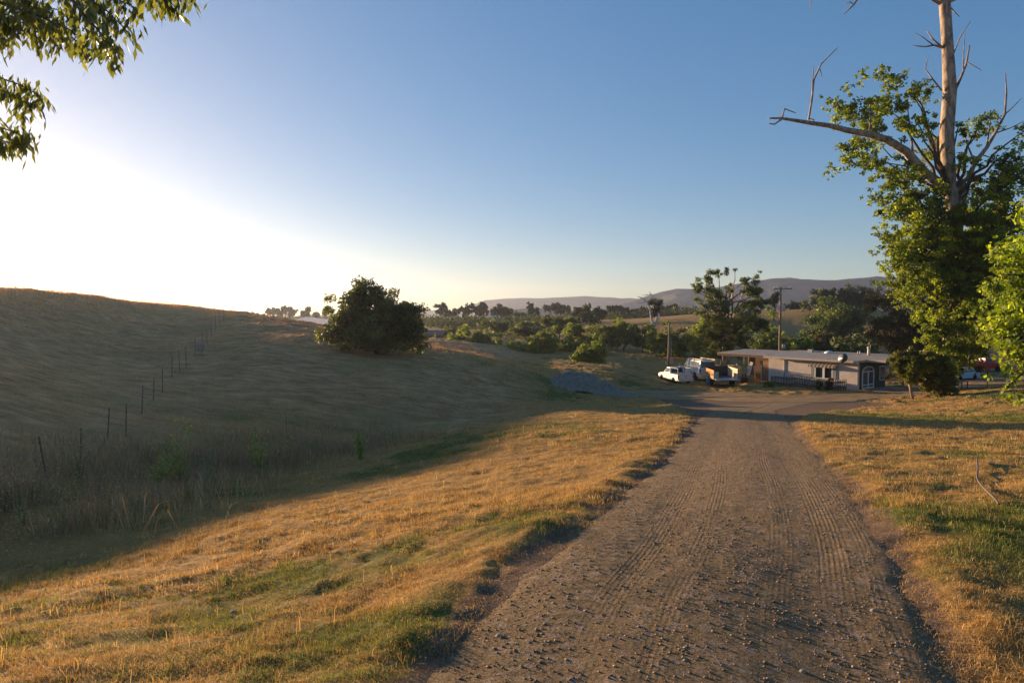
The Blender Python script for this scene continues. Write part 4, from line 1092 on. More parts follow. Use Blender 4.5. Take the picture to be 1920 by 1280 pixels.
def pickup(name, label, loc, rz, L, Wd, Hh, paint, shell=False, ratio=1.0, cat='pickup'):
    """front toward +x"""
    root = empty(name, loc, rz, label, cat)
    hw = Wd / 2; zb = .30 * Hh / 1.5; bel = .62 * Hh; rl = L / 2; wr = .215 * Hh; wx = (.31 * L, -.29 * L)
    cabr = -.09 * L if not shell else -.02 * L; bed = .36 * Hh
    b = MB()
    prof = [(-rl, zb + .06), (-rl, bed), (cabr, bed), (cabr, bel), (.22 * L, bel), (.40 * L, bel * .93), (rl * .97, bel * .80), (rl, zb + .14), (rl, zb)]
    prof = arch_profile(prof, wx, wr * 1.18, zb)
    b.prism(prof, -hw, hw)
    b.build('body', paint, root, False, .025)
    for s in (-1, 1):                                   # bed sides with their own wheel opening
        p = [(-rl, zb + .06), (-rl, bel), (cabr, bel), (cabr, zb)] + arch_profile([], (wx[1],), wr * 1.18, zb)
        q = MB(); q.prism(p, s * hw * .90, s * (hw + .012)); q.build('bed_side', paint, root, False, .012)
    q = MB(); q.box((-rl - .012, 0, (bed + bel) / 2 - .04), (.06, Wd * .86, bel - bed + .16)); tg = q.build('tailgate', paint, root, False, .015)
    q = MB(); q.box((-rl - .05, 0, (bed + bel) / 2 + .06), (.02, .22, .05)); q.build('handle', DARK_M, tg)
    q = MB(); q.box((-rl - .08, 0, zb + .07), (.16, Wd * .98, .14)); q.build('bumper', CHROME if shell else paint, root, False, .03)
    q = MB(); q.box((rl + .05, 0, zb + .08), (.14, Wd * .98, .16)); q.build('bumper', CHROME, root, False, .03)
    # cab
    x0, x1, xt0, xt1 = cabr, .22 * L, cabr + .05 * L, .10 * L
    iw = hw * .80
    def cabin(x0, x1, xt0, xt1, nm, pt, zt=Hh):
        c = MB(); v = [(x0,-hw*.97,bel),(x1,-hw*.97,bel),(x1,hw*.97,bel),(x0,hw*.97,bel),(xt0,-iw,zt),(xt1,-iw,zt),(xt1,iw,zt),(xt0,iw,zt)]
        c.add(v, [(3,2,1,0),(4,5,6,7),(0,1,5,4),(1,2,6,5),(2,3,7,6),(3,0,4,7)]); return c.build(nm, pt, root, False, .03)
    cabin(x0, x1, xt0, xt1, 'cab', paint)
    def pane(p, nm='window', th=.012):                  # a pane slightly proud of the cab's face
        p = np.asarray(p, float); nrm = np.cross(p[1] - p[0], p[2] - p[0]); nrm /= np.linalg.norm(nrm)
        c_ = p.mean(0); 
        if nrm @ (c_ - np.array([c_[0] * .9, 0, bel])) < 0: nrm = -nrm
        m_ = MB(); n_ = len(p); k_ = np.arange(n_)
        m_.add(np.vstack([p - nrm * .01, p + nrm * th]), [tuple(k_[::-1]), tuple(k_ + n_)] + [(i, (i + 1) % n_, (i + 1) % n_ + n_, i + n_) for i in range(n_)])
        return m_.build(nm, GLASS, root)
    def side(xa, xb, ta, tb, s, u0=.1, u1=.88):
        f = lambda xb_, xt_, u: (xb_ + (xt_ - xb_) * u, s * (hw*.97 + (iw - hw*.97) * u), bel + (Hh - bel) * u)
        return [f(xa, ta, u0), f(xb, tb, u0), f(xb, tb, u1), f(xa, ta, u1)]
    for s in (-1, 1):
        if shell:
            mid = x0 + (x1 - x0) * .52; mt = xt0 + (xt1 - xt0) * .50
            pane(side(x0 + .06, mid - .05, xt0 + .05, mt - .05, s)); pane(side(mid + .05, x1 - .12, mt + .05, xt1 - .06, s))
        else: pane(side(x0 + .08, x1 - .12, xt0 + .05, xt1 - .05, s))
        m_ = MB(); m_.box((x1 - .20, s * (hw + .07), bel + .10), (.10, .12, .13)); m_.build('mirror', DARK_M, root, False, .02)
        m_ = MB(); m_.box((-rl - .02, s * hw * .93, (bed + bel) / 2), (.08, .15, .30)); m_.build('tail_light', RED_L, root, False, .015)
        m_ = MB(); m_.box((rl * .985, s * hw * .72, bel * .68), (.08, .28, .15)); m_.build('headlight', CHROME, root, False, .02)
        for w in wx: vehicle_wheel(root, w, s * (hw - .10), wr, wr, .21)
    pane([(x1 + (xt1 - x1) * u, y * (hw*.97 + (iw - hw*.97) * u), bel + (Hh - bel) * u) for u, y in ((.1, -.9), (.1, .9), (.9, .9), (.9, -.9))], 'windscreen')
    pane([(x0 + (xt0 - x0) * u, y * (hw*.97 + (iw - hw*.97) * u), bel + (Hh - bel) * u) for u, y in ((.12, -.85), (.12, .85), (.86, .85), (.86, -.85))], 'rear_window')
    if shell:
        c = MB(); v = [(-rl+.02,-hw*.96,bel),(cabr-.03,-hw*.96,bel),(cabr-.03,hw*.96,bel),(-rl+.02,hw*.96,bel),(-rl+.10,-iw*1.03,Hh*.985),(cabr-.03,-iw*1.03,Hh*.985),(cabr-.03,iw*1.03,Hh*.985),(-rl+.10,iw*1.03,Hh*.985)]
        c.add(v, [(3,2,1,0),(4,5,6,7),(0,1,5,4),(1,2,6,5),(2,3,7,6),(3,0,4,7)]); c.build('camper_shell', paint, root, False, .03)
        for s in (-1, 1):
            f = lambda x_, u: (x_, s * (hw*.96 + (iw*1.03 - hw*.96) * u), bel + (Hh*.985 - bel) * u)
            pane([f(-rl + .22, .12), f(cabr - .14, .12), f(cabr - .14, .86), f(-rl + .26, .86)])
            m_ = MB(); m_.box(((cabr - rl) / 2 + .35, s * iw * .92, Hh + .10), (L * .62, .07, .09))
            for x_ in (-rl + .3, cabr - .2, cabr + .5): m_.box((x_, s * iw * .92, Hh + .02), (.06, .05, .12))
            m_.build('roof_rail', PALEWOOD, root)
        pane([(-rl + .02 + .08 * u, y * (hw*.96 + (iw*1.03 - hw*.96) * u), bel + (Hh*.985 - bel) * u) for u, y in ((.12, -.86), (.12, .86), (.88, .86), (.88, -.86))], 'rear_window')
    return root

def place(px, py, d=None):
    p = hit(px, py); return p
# the small white pickup
p1 = place(1266, 716)
pk = pickup('pickup_truck', 'small white pickup parked on the grass, leftmost vehicle, with timber rack over its bed', p1, R(102), 4.75, 1.72, 1.58, WHITE_P)
m = MB()
for s in (-1, 1):
    m.box((-.55, s*.74, 1.25), (.05, .05, .62)); m.box((-2.15, s*.74, 1.25), (.05, .05, .62)); m.box((-1.3, s*.74, 1.57), (1.9, .05, .06))
m.box((-.55, 0, 1.57), (.05, 1.5, .05)); m.box((-2.15, 0, 1.57), (.05, 1.5, .05))
m.build('bed_rack', DARK_M, pk)
# the larger white pickup with a camper shell
p2 = place(1306, 709)
pickup('camper_pickup', 'larger white pickup with windowed camper shell and pale roof rails', p2, R(99), 5.9, 2.02, 2.15, WHITE_P, True)

# flatbed trailer with board sides
p3 = place(1352, 721); p3d = p3[1]
tr = empty('flatbed_trailer', p3, R(86), 'low flatbed trailer with mismatched board sides beside the camper pickup', 'trailer')
m = MB(); m.box((0, 0, .72), (4.0, 2.3, .10)); m.box((0, .7, .62), (4.1, .10, .12)); m.box((0, -.7, .62), (4.1, .10, .12)); m.box((2.6, .35, .62), (1.6, .07, .09), R(-14)); m.box((2.6, -.35, .62), (1.6, .07, .09), R(14)); m.build('bed', DARK_M, tr)
m = MB(); m.box((-.2, 1.13, 1.17), (3.4, .05, .80)); m.build('side_board', PLY, tr)['label'] = 'orange plywood left side board'
m = MB(); m.box((-.1, -1.13, 1.12), (3.6, .05, .66)); m.box((-.1, -1.13, 1.60), (3.6, .055, .26)); m.build('side_board', PALEWOOD, tr)['label'] = 'pale plank right side board'
m = MB(); m.box((1.95, 0, 1.25), (.06, 2.2, .95)); m.build('front_board', DARKWOOD, tr)
m = MB(); m.box((-2.25, 0, .76), (.9, 2.2, .05), 0, 0, R(-6)); m.build('ramp', plain('blue_grey_sheet', (.26, .32, .36), .5, .4, .3, .2), tr)
m = MB(); m.box((-1.95, .95, 1.08), (.08, .5, .72)); m.build('corner_post', PALEWOOD, tr)
for s in (-1, 1):
    for x_ in (-.55, .35): vehicle_wheel(tr, x_, s * 1.02, .36, .36, .22)
    m = MB(); m.box((-2.02, s * .95, .62), (.05, .22, .10)); m.build('tail_light', RED_L, tr)
# blue barrel and a stack of lumber beside the trailer
bp = place(1330, 721)
br = empty('barrel', bp, 0, 'small blue and pale drum standing at the left rear of the trailer', 'barrel')
m = MB(); m.lathe([(.0001, 0), (.26, 0), (.28, .04), (.28, .28), (.295, .30), (.28, .32), (.28, .60), (.295, .62), (.28, .64), (.28, .86), (.25, .90), (.0001, .90)], (0, 0, 0), 'z', 20); m.build('drum', plain('blue_drum', (.10, .17, .28), .5, .4), br, True)
m = MB(); m.lathe([(.27, .90), (.285, .91), (.27, .935), (.24, .935)], (0, 0, 0), 'z', 20); m.build('rim', GREY_M, br, True)

# ------------------------------------------------------------------ the house
A = R(55)
P0 = place(1610, 733)
HD = 62.0; P0 = at(1610, HD); zf = float(P0[2]) 
top_z = W(1610, 680.5, HD)[2]
zf = min(zf, W(1610, 731, HD)[2])
wl = Vector((-math.cos(A), math.sin(A), 0)); wr_ = Vector((math.sin(A), math.cos(A), 0))      # along the front wall to its far left end; along the end wall
hrot = math.atan2(-wl.y, -wl.x)                   # local +x runs along the front wall toward the near corner
house = empty('house', (P0[0], P0[1], zf), hrot, 'low tan stucco house with flat pale roof behind a dark picket fence', 'house')
# local: x in [-9.2, 0] along the front (near corner at 0), y in [0, 5.2] away from the viewer
HL, HW, HH = 9.2, 5.2, top_z - zf
STUCCO = plain('tan_stucco', (.57, .48, .41), .92, .1, var=.07, scale=1.2, bump=.25, dirt=(.40, .32, .255))
SHADEWALL = wood_mat('shaded_wall', (.05, .055, .045), (.095, .10, .08), 2, (8, 8, 1))  # end wall faces away from the sun; its shade is put into this colour
TRIM = plain('white_trim', (.66, .66, .64), .5, .3, var=.06)
ROOF = plain('roof_sheet', (.36, .315, .275), .8, .2, var=.12, scale=1.0, bump=.15)
def panel_hole(W_, H_, holes, th):                # wall sheet in (x,z) with rectangular openings, thickness along y
    xs = sorted({0, W_, *[h[0] for h in holes], *[h[1] for h in holes]}); zs = sorted({0, H_, *[h[2] for h in holes], *[h[3] for h in holes]})
    m = MB()
    for a, b in zip(xs, xs[1:]):
        for c, d in zip(zs, zs[1:]):
            if any(h[0] <= (a+b)/2 <= h[1] and h[2] <= (c+d)/2 <= h[3] for h in holes): continue
            m.box(((a+b)/2, 0, (c+d)/2), (b-a, th, d-c))
    return m
w1 = (5.05, 6.85, .80, 2.0)
m = panel_hole(HL, HH, [w1], .16); o = m.build('wall', STUCCO, house, fix=False); o.location = (-HL, .08, 0); o['label'] = 'tan front wall'
m = MB(); m.box((0, 0, HH/2 - .25), (.16, HW - .34, HH + .5)); o = m.build('wall', SHADEWALL, house); o.location = (-.082, .17 + (HW - .34) / 2, 0); o['label'] = 'end wall under the porch roof, its shade painted dark'
m = MB(); m.box((0, 0, HH/2), (HL - .34, .16, HH + .3)); o = m.build('wall', STUCCO, house); o.location = (-HL/2, HW - .08, .1)
m = MB(); m.box((0, 0, HH/2), (.16, HW - .34, HH)); o = m.build('wall', STUCCO, house); o.location = (-HL + .08, HW/2, 0)
m = MB(); m.box((-HL/2, HW/2, -.22), (HL - .05, HW - .05, .5)); m.build('foundation', plain('concrete', (.34, .31, .28), .9, .1), house)
# shutter-like downpipe and trim
m = MB(); m.tube([(-7.4, -.04, 0), (-7.4, -.04, HH - .05)], .035, 8); m.build('downpipe', STUCCO, house, True)
m = MB(); m.box((.02, .14, HH/2), (.05, .14, HH - .02)); m.build('corner_trim', TRIM, house)
# front window: frame, mullion, two panes, blinds; the awning above
fx0, fx1, fz0, fz1 = -HL + w1[0], -HL + w1[1], w1[2], w1[3]
m = MB()
for x_, wd in ((fx0 + .04, .10), ((fx0 + fx1)/2, .20), (fx1 - .04, .10)): m.box((x_, -.005, (fz0+fz1)/2), (wd, .10, fz1 - fz0))
m.box(((fx0+fx1)/2, -.003, fz0 + .03), (fx1-fx0 + .1, .12, .07)); m.box(((fx0+fx1)/2, -.003, fz1 - .03), (fx1-fx0, .098, .07))
win = m.build('window', TRIM, house)
for s in (0, 1):
    a = fx0 + .09 + s * ((fx1-fx0)/2 + .005); b = a + (fx1-fx0)/2 - .19
    m = MB(); m.box(((a+b)/2, .03, (fz0+fz1)/2), (b-a, .02, fz1-fz0-.1)); m.build('pane', GLASS, win)
    m = MB()
    for k in range(9): m.box(((a+b)/2, .07, fz0 + .1 + k * .13), (b-a, .012, .07), 0, R(25))
    m.build('blind', plain('blind_%d' % s, (.30, .26, .20), .8), win)
for x_ in (fx0 - .22, fx1 + .20):
    m = MB(); m.box((x_, -.03, (fz0+fz1)/2), (.30, .04, fz1-fz0 + .06)); m.build('shutter', plain('shutter_grey', (.22, .22, .22), .7), house)
AWN = NT('striped_awning'); c_ = AWN.mapping(AWN.coord(), (1, 1, 1)); wv = AWN.n('ShaderNodeTexWave'); wv.inputs['Scale'].default_value = .85; wv.bands_direction = 'X'; AWN.l(c_, wv.inputs['Vector'])
AWN.done(AWN.bsdf(AWN.ramp(wv.outputs['Fac'], [(.45, (.42, .33, .25)), (.55, (.12, .095, .075))]), .9))
m = MB(); m.add([(fx0-.45, 0, 2.26), (fx1+.45, 0, 2.26), (fx1+.45, -.42, 2.02), (fx0-.45, -.42, 2.02), (fx0-.45, -.42, 1.86), (fx1+.45, -.42, 1.86), (fx0-.45, 0, 2.24), (fx1+.45, 0, 2.24), (fx1+.45, -.40, 2.0), (fx0-.45, -.40, 2.0), (fx0-.45, -.40, 1.86), (fx1+.45, -.40, 1.86)],
  [(0,1,2,3),(3,2,5,4),(6,9,8,7),(9,10,11,8),(0,3,9,6),(3,4,10,9),(1,7,8,2),(2,8,11,5),(4,5,11,10),(0,6,7,1)]); m.build('awning', AWN.m, house)
# arched double door in the end wall
dy, dw, dz0, dz1 = 1.75, 1.05, .05, 1.62
arc = [(dy - dw, dz0)] + [(dy - dw * math.cos(a), dz1 + .50 * math.sin(a)) for a in np.linspace(0, math.pi, 15)] + [(dy + dw, dz0)]
inn = [(dy - dw + .12, dz0 + .12)] + [(dy - (dw-.12) * math.cos(a), dz1 + .40 * math.sin(a)) for a in np.linspace(0, math.pi, 15)] + [(dy + dw - .12, dz0 + .12)]
m = MB(); n_ = len(arc)
m.add([(.01, y, z) for y, z in arc] + [(.01, y, z) for y, z in inn] + [(.09, y, z) for y, z in arc] + [(.09, y, z) for y, z in inn],
      [(2*n_+i, 2*n_+(i+1) % n_, 3*n_+(i+1) % n_, 3*n_+i) for i in range(n_)] + [(i, i+n_, (i+1) % n_+n_, (i+1) % n_) for i in range(n_)] +
      [(i, (i+1) % n_, (i+1) % n_+2*n_, i+2*n_) for i in range(n_)] + [(i+n_, i+3*n_, (i+1) % n_+3*n_, (i+1) % n_+n_) for i in range(n_)])
m.box((.055, dy, (dz0+dz1)/2), (.078, .14, dz1-dz0-.1)); m.box((.055, dy, dz1), (.076, 2*dw - .26, .09)); 
m.box((.054, dy, dz0 + .35), (.07, 2*dw - .28, .10))
door = m.build('door', TRIM, house)
m = MB(); m.prism([(y, z) for y, z in inn], .004, .03, 'x'); m.build('pane', glass_mat('blue_glass', (.05, .09, .14)), door)
m = MB(); m.box((.11, dy + .14, .95), (.04, .04, .14)); m.build('handle', DARK_M, door)
m = MB(); m.box((.02, 4.35, 1.35), (.06, .95, 1.35)); w2 = m.build('window', TRIM, house); m = MB(); m.box((.056, 4.35, 1.35), (.02, .80, 1.2)); m.build('pane', glass_mat('blue_glass2', (.05, .08, .12)), w2)
# porch: slab, roof, post
m = MB(); m.box((.95, HW/2, -.12), (1.86, HW + .3, .30)); m.build('porch_slab', plain('porch_concrete', (.30, .27, .25), .9, .1), house)
m = MB(); m.box((1.55, HW + .0, HH/2 + .05), (.16, .16, HH + .1)); m.build('porch_post', plain('orange_lit_post', (.34, .20, .10), .8), house)  # orange sunlight on the post is painted into its colour
# roof: one low sheet pitched up to the back, fascia boards
rise = .42; y0_, y1_, x0_, x1_ = -.55, HW + .5, -HL - .25, 2.05
def rz_(y): return HH + .06 + rise * (y - y0_) / (y1_ - y0_)
m = MB(); vv = []
pl = [(x0_, y0_), (.35, y0_), (.35, .9), (x1_, .9), (x1_, y1_), (x0_, y1_)]
n_ = len(pl)
m.add([(x, y, rz_(y) + .14) for x, y in pl] + [(x, y, rz_(y)) for x, y in pl], [tuple(range(n_)), tuple(range(2*n_-1, n_-1, -1))] + [(i, i+n_, (i+1) % n_+n_, (i+1) % n_) for i in range(n_)])
rf = m.build('roof', ROOF, house)
FAS = plain('fascia', (.44, .37, .31), .7, .2)
m = MB(); m.box(((x0_+.35)/2, y0_ - .015, rz_(y0_) + .05), (.35 - x0_, .03, .20)); m.box((.365, (y0_+.9)/2, rz_(.2) + .05), (.03, .9-y0_, .20)); m.box(((.38+x1_)/2, .885, rz_(.9) + .04), (x1_-.38, .03, .24)); m.box((x1_ + .015, (.9+y1_)/2, rz_(3) + .05), (.03, y1_-.9, .28)); m.build('fascia', FAS, rf)
# roof furniture
zt = lambda y: rz_(y) + .14
m = MB(); m.tube([(-1.2, 4.2, zt(4.2) - .05), (-1.2, 4.2, zt(4.2) + .66)], .13, 14); m.lathe([(.17, 0), (.19, .05), (.06, .16), (.0001, .17)], (-1.2, 4.2, zt(4.2) + .68), 'z', 14); m.build('chimney', plain('white_flue', (.60, .52, .46), .5, .3), rf, True)
m = MB()
for x_ in (-2.35, -2.15): m.tube([(x_, 4.4, zt(4.4) - .05), (x_, 4.4, zt(4.4) + .34)], .05, 8)
m.build('vent_pipe', GREY_M, rf, True)
m = MB(); m.lathe([(.5, 0), (.5, .06), (.42, .17), (.2, .24), (.0001, .26)], (-5.2, 4.3, zt(4.3) - .02), 'z', 20); sk_ = m.build('skylight', plain('white_dome', (.62, .64, .70), .3, .5), rf, True)
m = MB(); m.box((-7.4, 4.6, zt(4.6) + .12), (.5, .4, .28)); m.box((-6.7, 4.8, zt(4.8) + .05), (.3, .3, .2)); m.build('roof_vent', GREY_M, rf)
# satellite dish on the eave (bolted to the house)
dsh = MB(); dp = [(0.44 * u, -.12 * (1 - u * u)) for u in np.linspace(1, 0.0005, 8)] + [(0.44 * u, -.14 * (1 - u * u) - .01) for u in np.linspace(0.0005, 1, 8)]
dsh.lathe(dp, (0, 0, 0), 'z', 24); d_ = dsh.build('satellite_dish', plain('dish_grey', (.11, .12, .14), .4, .4), house, True)
d_.location = (-.95, y0_ - .28, HH + .44); d_.rotation_euler = (R(68), R(-12), R(8))
m = MB(); m.tube([(-.95, y0_ - .06, HH - .02), (-.95, y0_ - .20, HH - .02), (-.95, y0_ - .22, HH + .40)], .03, 8); m.build('dish_mast', GREY_M, house, True)

# carport at the far left end
cp = empty('carport', house.matrix_world @ Vector((0, 0, 0)), 0, 'open timber carport with flat roof joined to the house left end', 'carport')
cp.location = house.location; cp.rotation_euler = house.rotation_euler
cx0, cx1 = -HL - .30, -HL - 6.0
m = MB()
pl = [(cx0, .1), (cx0, 5.2), (cx1 - .5, 5.2), (cx1 - .5, .1)]
m.add([(x, y, HH + .26 + .05 * y) for x, y in pl] + [(x, y, HH + .10 + .05 * y) for x, y in pl], [(0,1,2,3), (7,6,5,4)] + [(i, i+4, (i+1) % 4+4, (i+1) % 4) for i in range(4)]); m.build('roof', ROOF, cp)
m = MB(); m.box(((cx0+cx1)/2 - .25, .085, HH + .08), (cx0-cx1 + .4, .06, .26)); m.build('beam', wood_mat('brown_beam', (.12, .07, .05), (.20, .12, .08), 2), cp)
for x_, y_ in ((cx1 + .1, .3), ((cx0+cx1)/2, .3), (cx1 + .1, 4.9), ((cx0+cx1)/2, 4.9)):
    m = MB(); m.box((x_, y_, HH/2 - .3), (.12, .12, HH + .8)); m.build('post', TIMBER, cp)
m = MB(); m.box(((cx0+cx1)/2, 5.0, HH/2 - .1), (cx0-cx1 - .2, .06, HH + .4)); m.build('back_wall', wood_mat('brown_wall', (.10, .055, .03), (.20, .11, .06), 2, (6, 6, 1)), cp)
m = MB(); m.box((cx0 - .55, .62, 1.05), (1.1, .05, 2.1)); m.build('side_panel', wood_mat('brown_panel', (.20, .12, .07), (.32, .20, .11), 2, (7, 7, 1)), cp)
# clutter standing in the carport, each a thing of its own
hm = Matrix.Translation(house.location) @ Matrix.Rotation(hrot, 4, 'Z')
def hpos(x, y, z=0): return hm @ Vector((x, y, z))
def gz(x, y, off=0):
    w = hpos(x, y); w.z = h1(w.x, w.y) + off; return w
def leaning(name, label, x, y, size, mat, ry=0, rx=0, cat='board'):
    m = MB(); m.box((0, 0, size[2]/2), size); o = m.build(name, mat); o.location = gz(x, y, -.02); o.rotation_euler = (rx, ry, hrot); tag(o, label, cat, 'timber leaning in the carport'); return o
leaning('leaning_board', 'bright white board leaning at a slant inside the carport', cx0 - 2.9, .75, (.34, .06, 2.3), TRIM, R(17))
leaning('leaning_board', 'thin pale batten leaning left of the bright white board', cx0 - 3.7, .70, (.12, .05, 2.0), PALEWOOD, R(-12))
leaning('leaning_board', 'upright pale post leaning at the right of the carport clutter', cx0 - 1.5, .40, (.10, .06, 1.75), PALEWOOD, R(-7))
leaning('leaning_board', 'slim tan post nearest the brown panel', cx0 - .75, .35, (.08, .06, 1.8), PALEWOOD, R(-3))
m = MB()
for x_ in (-.7, .7): m.box((x_, 0, .85), (.07, .07, 1.7))
for k in range(5): m.box((0, 0, .25 + k * .36), (1.5, .5, .04))
o = m.build('shelf_rack', PALEWOOD); o.location = gz(cx0 - 4.6, .9); o.rotation_euler = (0, 0, hrot); tag(o, 'open pale wooden shelf rack standing left of the leaning boards', 'shelf')
for i, (x_, y_, z_, s_, mt, lab) in enumerate(((-3.0, 1.1, 0, (.9, .7, .8), DARKWOOD, 'dark wooden crate under the leaning white board'), (-4.2, .35, 0, (.8, .6, .55), GREY_M, 'grey metal box in front of the shelf rack'), (-1.9, .2, 0, (.7, .6, .7), PLY, 'brown plywood crate right of the dark crate'), (-2.3, -.35, 0, (.55, .5, .5), DARKWOOD, 'small dark box at the carport front edge'))):
    m = MB(); sx, sy, sz = s_; m.box((0, 0, sz/2), s_)
    for a in (-1, 1):
        for b in (-1, 1): m.box((a*(sx/2 - .03), b*(sy/2 + .012), sz/2), (.07, .025, sz + .01))
        m.box((0, a*(sy/2 + .014), sz - .05), (sx - .14, .03, .07)); m.box((0, a*(sy/2 + .014), .06), (sx - .14, .03, .07))
    o = m.build('crate', mt); o.location = gz(cx0 + x_, y_); o.rotation_euler = (0, 0, hrot + .1 * i); tag(o, lab, 'crate', 'crates in the carport')

# picket fence in front
F0 = at(1588, 60.6); F1 = at(1447, 66.2)
fv = F1[:2] - F0[:2]; FLn = float(np.hypot(*fv)); frz = math.atan2(fv[1], fv[0])
pf = empty('picket_fence', F0, frz, 'dark weathered picket fence in front of the tan house', 'fence')
def fz(u): return h1(F0[0] + fv[0] * u / FLn, F0[1] + fv[1] * u / FLn) - F0[2]
n_ = 46
for z_ in (.30, .80):
    m = MB(); m.tube([(u, .03, fz(u) + z_) for u in np.linspace(0, FLn, 12)], .035, 4); m.build('rail', DARKWOOD, pf)
m = MB(); m.box((0, 0, .5), (.10, .02, 1.0)); m.add([(-.05, -.01, 1.0), (.05, -.01, 1.0), (0, -.01, 1.07), (-.05, .01, 1.0), (.05, .01, 1.0), (0, .01, 1.07)], [(0,1,2), (5,4,3), (0,2,5,3), (1,4,5,2)])
pm = m.data('picket')
PKM = wood_mat('picket_wood', (.10, .08, .065), (.20, .165, .135), 3)
for k in range(n_):
    u = k * FLn / (n_ - 1); o = link('picket', pm, PKM if k == 0 else None, pf); o.location = (u, -.02, fz(u) - .03); o.rotation_euler = (0, R(rng.normal(0, 1.2)), 0); o.scale = (1, 1, rng.uniform(.94, 1.04))
# shrubs by the fence and pot plants under the window
for i, (px, dd, w_, h_, lab, cl) in enumerate(((1535, 61.8, .55, 1.05, 'dark potted shrub behind the fence under the awning', DARKB), (1558, 61.2, .5, .95, 'reddish bushy plant behind the fence right of the potted shrub', [[.13, .05, .035], [.07, .07, .025], [.10, .04, .03]]), (1442, 64.5, .8, .45, 'low green grass clump at the fence left end', BUSH))):
    b0 = at(px, dd); rr = np.random.default_rng(900 + i)
    make_tree('garden_shrub', lab, 'shrub', b0, [(b0[0] + rr.normal(0, .15), b0[1] + rr.normal(0, .15), b0[2] + h_ * u, w_ * .6, w_ * .6, h_ * .35) for u in (.3, .6, .75)], 1500, .13, cl, 910 + i, .03, clump=.4, shell=.2, nclump=30, nlimb=6)

# ------------------------------------------------------------------ poles
POLE = wood_mat('pole_wood', (.22, .14, .085), (.36, .25, .16), 3, (1, 1, .2))
ub = at(1463, 84); UD = 84; ut = W(1463, 538, UD)[2] - ub[2]
up = empty('utility_pole', ub, 0, 'tall brown utility pole with crossarm behind the house roof', 'pole')
m = MB(); m.tube([(0, 0, -.3), (0, 0, ut * .5), (0, 0, ut)], [.17, .15, .12], 12); m.build('post', POLE, up, True)
m = MB(); m.box((0.15, -.16, ut - .22), (2.3, .11, .13)); m.build('crossarm', POLE, up)
for x_ in (-.85, -.45, .55, 1.15):
    m = MB(); m.lathe([(.02, 0), (.02, .06), (.055, .07), (.06, .12), (.03, .15), (.055, .17), (.03, .22), (.0001, .24)], (x_, -.16, ut - .155), 'z', 10); m.build('insulator', GREY_M, up, True)
m = MB(); m.tube([(-.6, -.16, ut - .28), (0, -.17, ut - .95)], .02, 6); m.tube([(.75, -.16, ut - .28), (0, -.17, ut - .95)], .02, 6); m.build('brace', GREY_M, up)
m = MB(); m.box((.42, -.12, ut * .34), (.30, .25, .42)); m.tube([(.1, -.05, ut * .34), (.32, -.1, ut * .34)], .03, 6); m.build('meter_box', TRIM, up)
vb = at(1255, 86); vt = W(1255, 604, 86)[2] - vb[2]
vp = empty('wooden_pole', vb, R(-1), 'plain brown pole without crossarm standing behind the white pickups', 'pole')
m = MB(); m.tube([(-.06, 0, -.3), (-.05, 0, vt * .25), (0, 0, vt)], [.15, .145, .10], 12); m.build('post', POLE, vp, True)
m = MB(); m.tube([(.30, -.1, -.05), (.22, -.1, vt * .7)], .025, 6); m.build('conduit', GREY_M, vp, True)
m = MB(); m.box((.34, -.12, 1.25), (.30, .18, .50)); m.box((-.32, -.12, 1.0), (.2, .16, .4)); m.build('meter_box', GREY_M, vp)

# ------------------------------------------------------------------ hillside fence: leaning steel posts and wire
FP = [(88,902,72,-9),(150,880,66,3),(202,822,48,4),(236,818,52,2),(266,776,46,3),(288,752,30,2),(305,737,27,0),(322,707,16,2),(337,698,18,-2),(349,690,22,0),(366,668,20,0),(379,658,16,1),(388,645,14,0),(396,632,13,0),(404,620,13,1),(411,608,13,0),(420,603,12,0)]
wf = None; tops = []
RUST = plain('rusty_steel', (.26, .13, .085), .85, .2, .3, .35, 12)
for i, (px, py, hp, tilt) in enumerate(FP):
    b0 = hit(px, py, 4, 200)
    if b0 is None: continue
    hh_ = 1.15 if i > 5 else hp * b0[1] / F + .15
    hh_ = min(max(hh_, .9), 1.5)
    if wf is None: wf = empty('wire_fence', b0, 0, 'rusty steel post and wire fence climbing the shaded hill', 'fence')
    b_ = b0 - np.array(wf.location)
    m = MB(); v_ = np.array([math.sin(R(tilt)), 0, math.cos(R(tilt))])
    for sz, off in (((.034, .007), 0), ((.007, .034), .017)):
        q_ = np.array([[x, y, z] for x in (-.5, .5) for y in (-.5, .5) for z in (-.15, hh_)]) * np.array([sz[0], sz[1], 1]) + np.array([0, off, 0])
        q_[:, 0] += q_[:, 2] * math.tan(R(tilt)); m.add(q_ + b_, [(0,1,3,2),(4,6,7,5),(0,4,5,1),(2,3,7,6),(0,2,6,4),(1,5,7,3)])
    m.build('post', RUST, wf); tops.append((b_, v_ * hh_))
s0 = at(-240, 11.5); tops.insert(0, (s0 - np.array(wf.location), np.array([0, 0, 1.1])))
WIRE = plain('wire', (.30, .28, .26), .5, .4, .6, .2)
for u in (.92, .62, .35):
    pts = []
    for (a, va), (b, vb_) in zip(tops, tops[1:]):
        for t_ in np.linspace(0, 1, 5, endpoint=False):
            pts.append((a + va * u) * (1 - t_) + (b + vb_ * u) * t_ - np.array([0, 0, .05 * math.sin(math.pi * t_)]))
    m = MB(); m.tube(pts, .0045, 5); m.build('wire', WIRE, wf, True, fix=False)
gp = hit(370, 668, 4, 200)
gt = empty('stake_box', gp + np.array([.35, -.3, 0]), 0, 'small pale box on a stake against the hill fence', 'box')
m = MB(); m.box((0, 0, .62), (.34, .24, .36)); m.build('box', plain('pale_grey_box', (.24, .21, .18), .7), gt, False, .02)
m = MB(); m.box((0, .16, .4), (.08, .02, 1.1)); m.build('stake', TIMBER, gt)

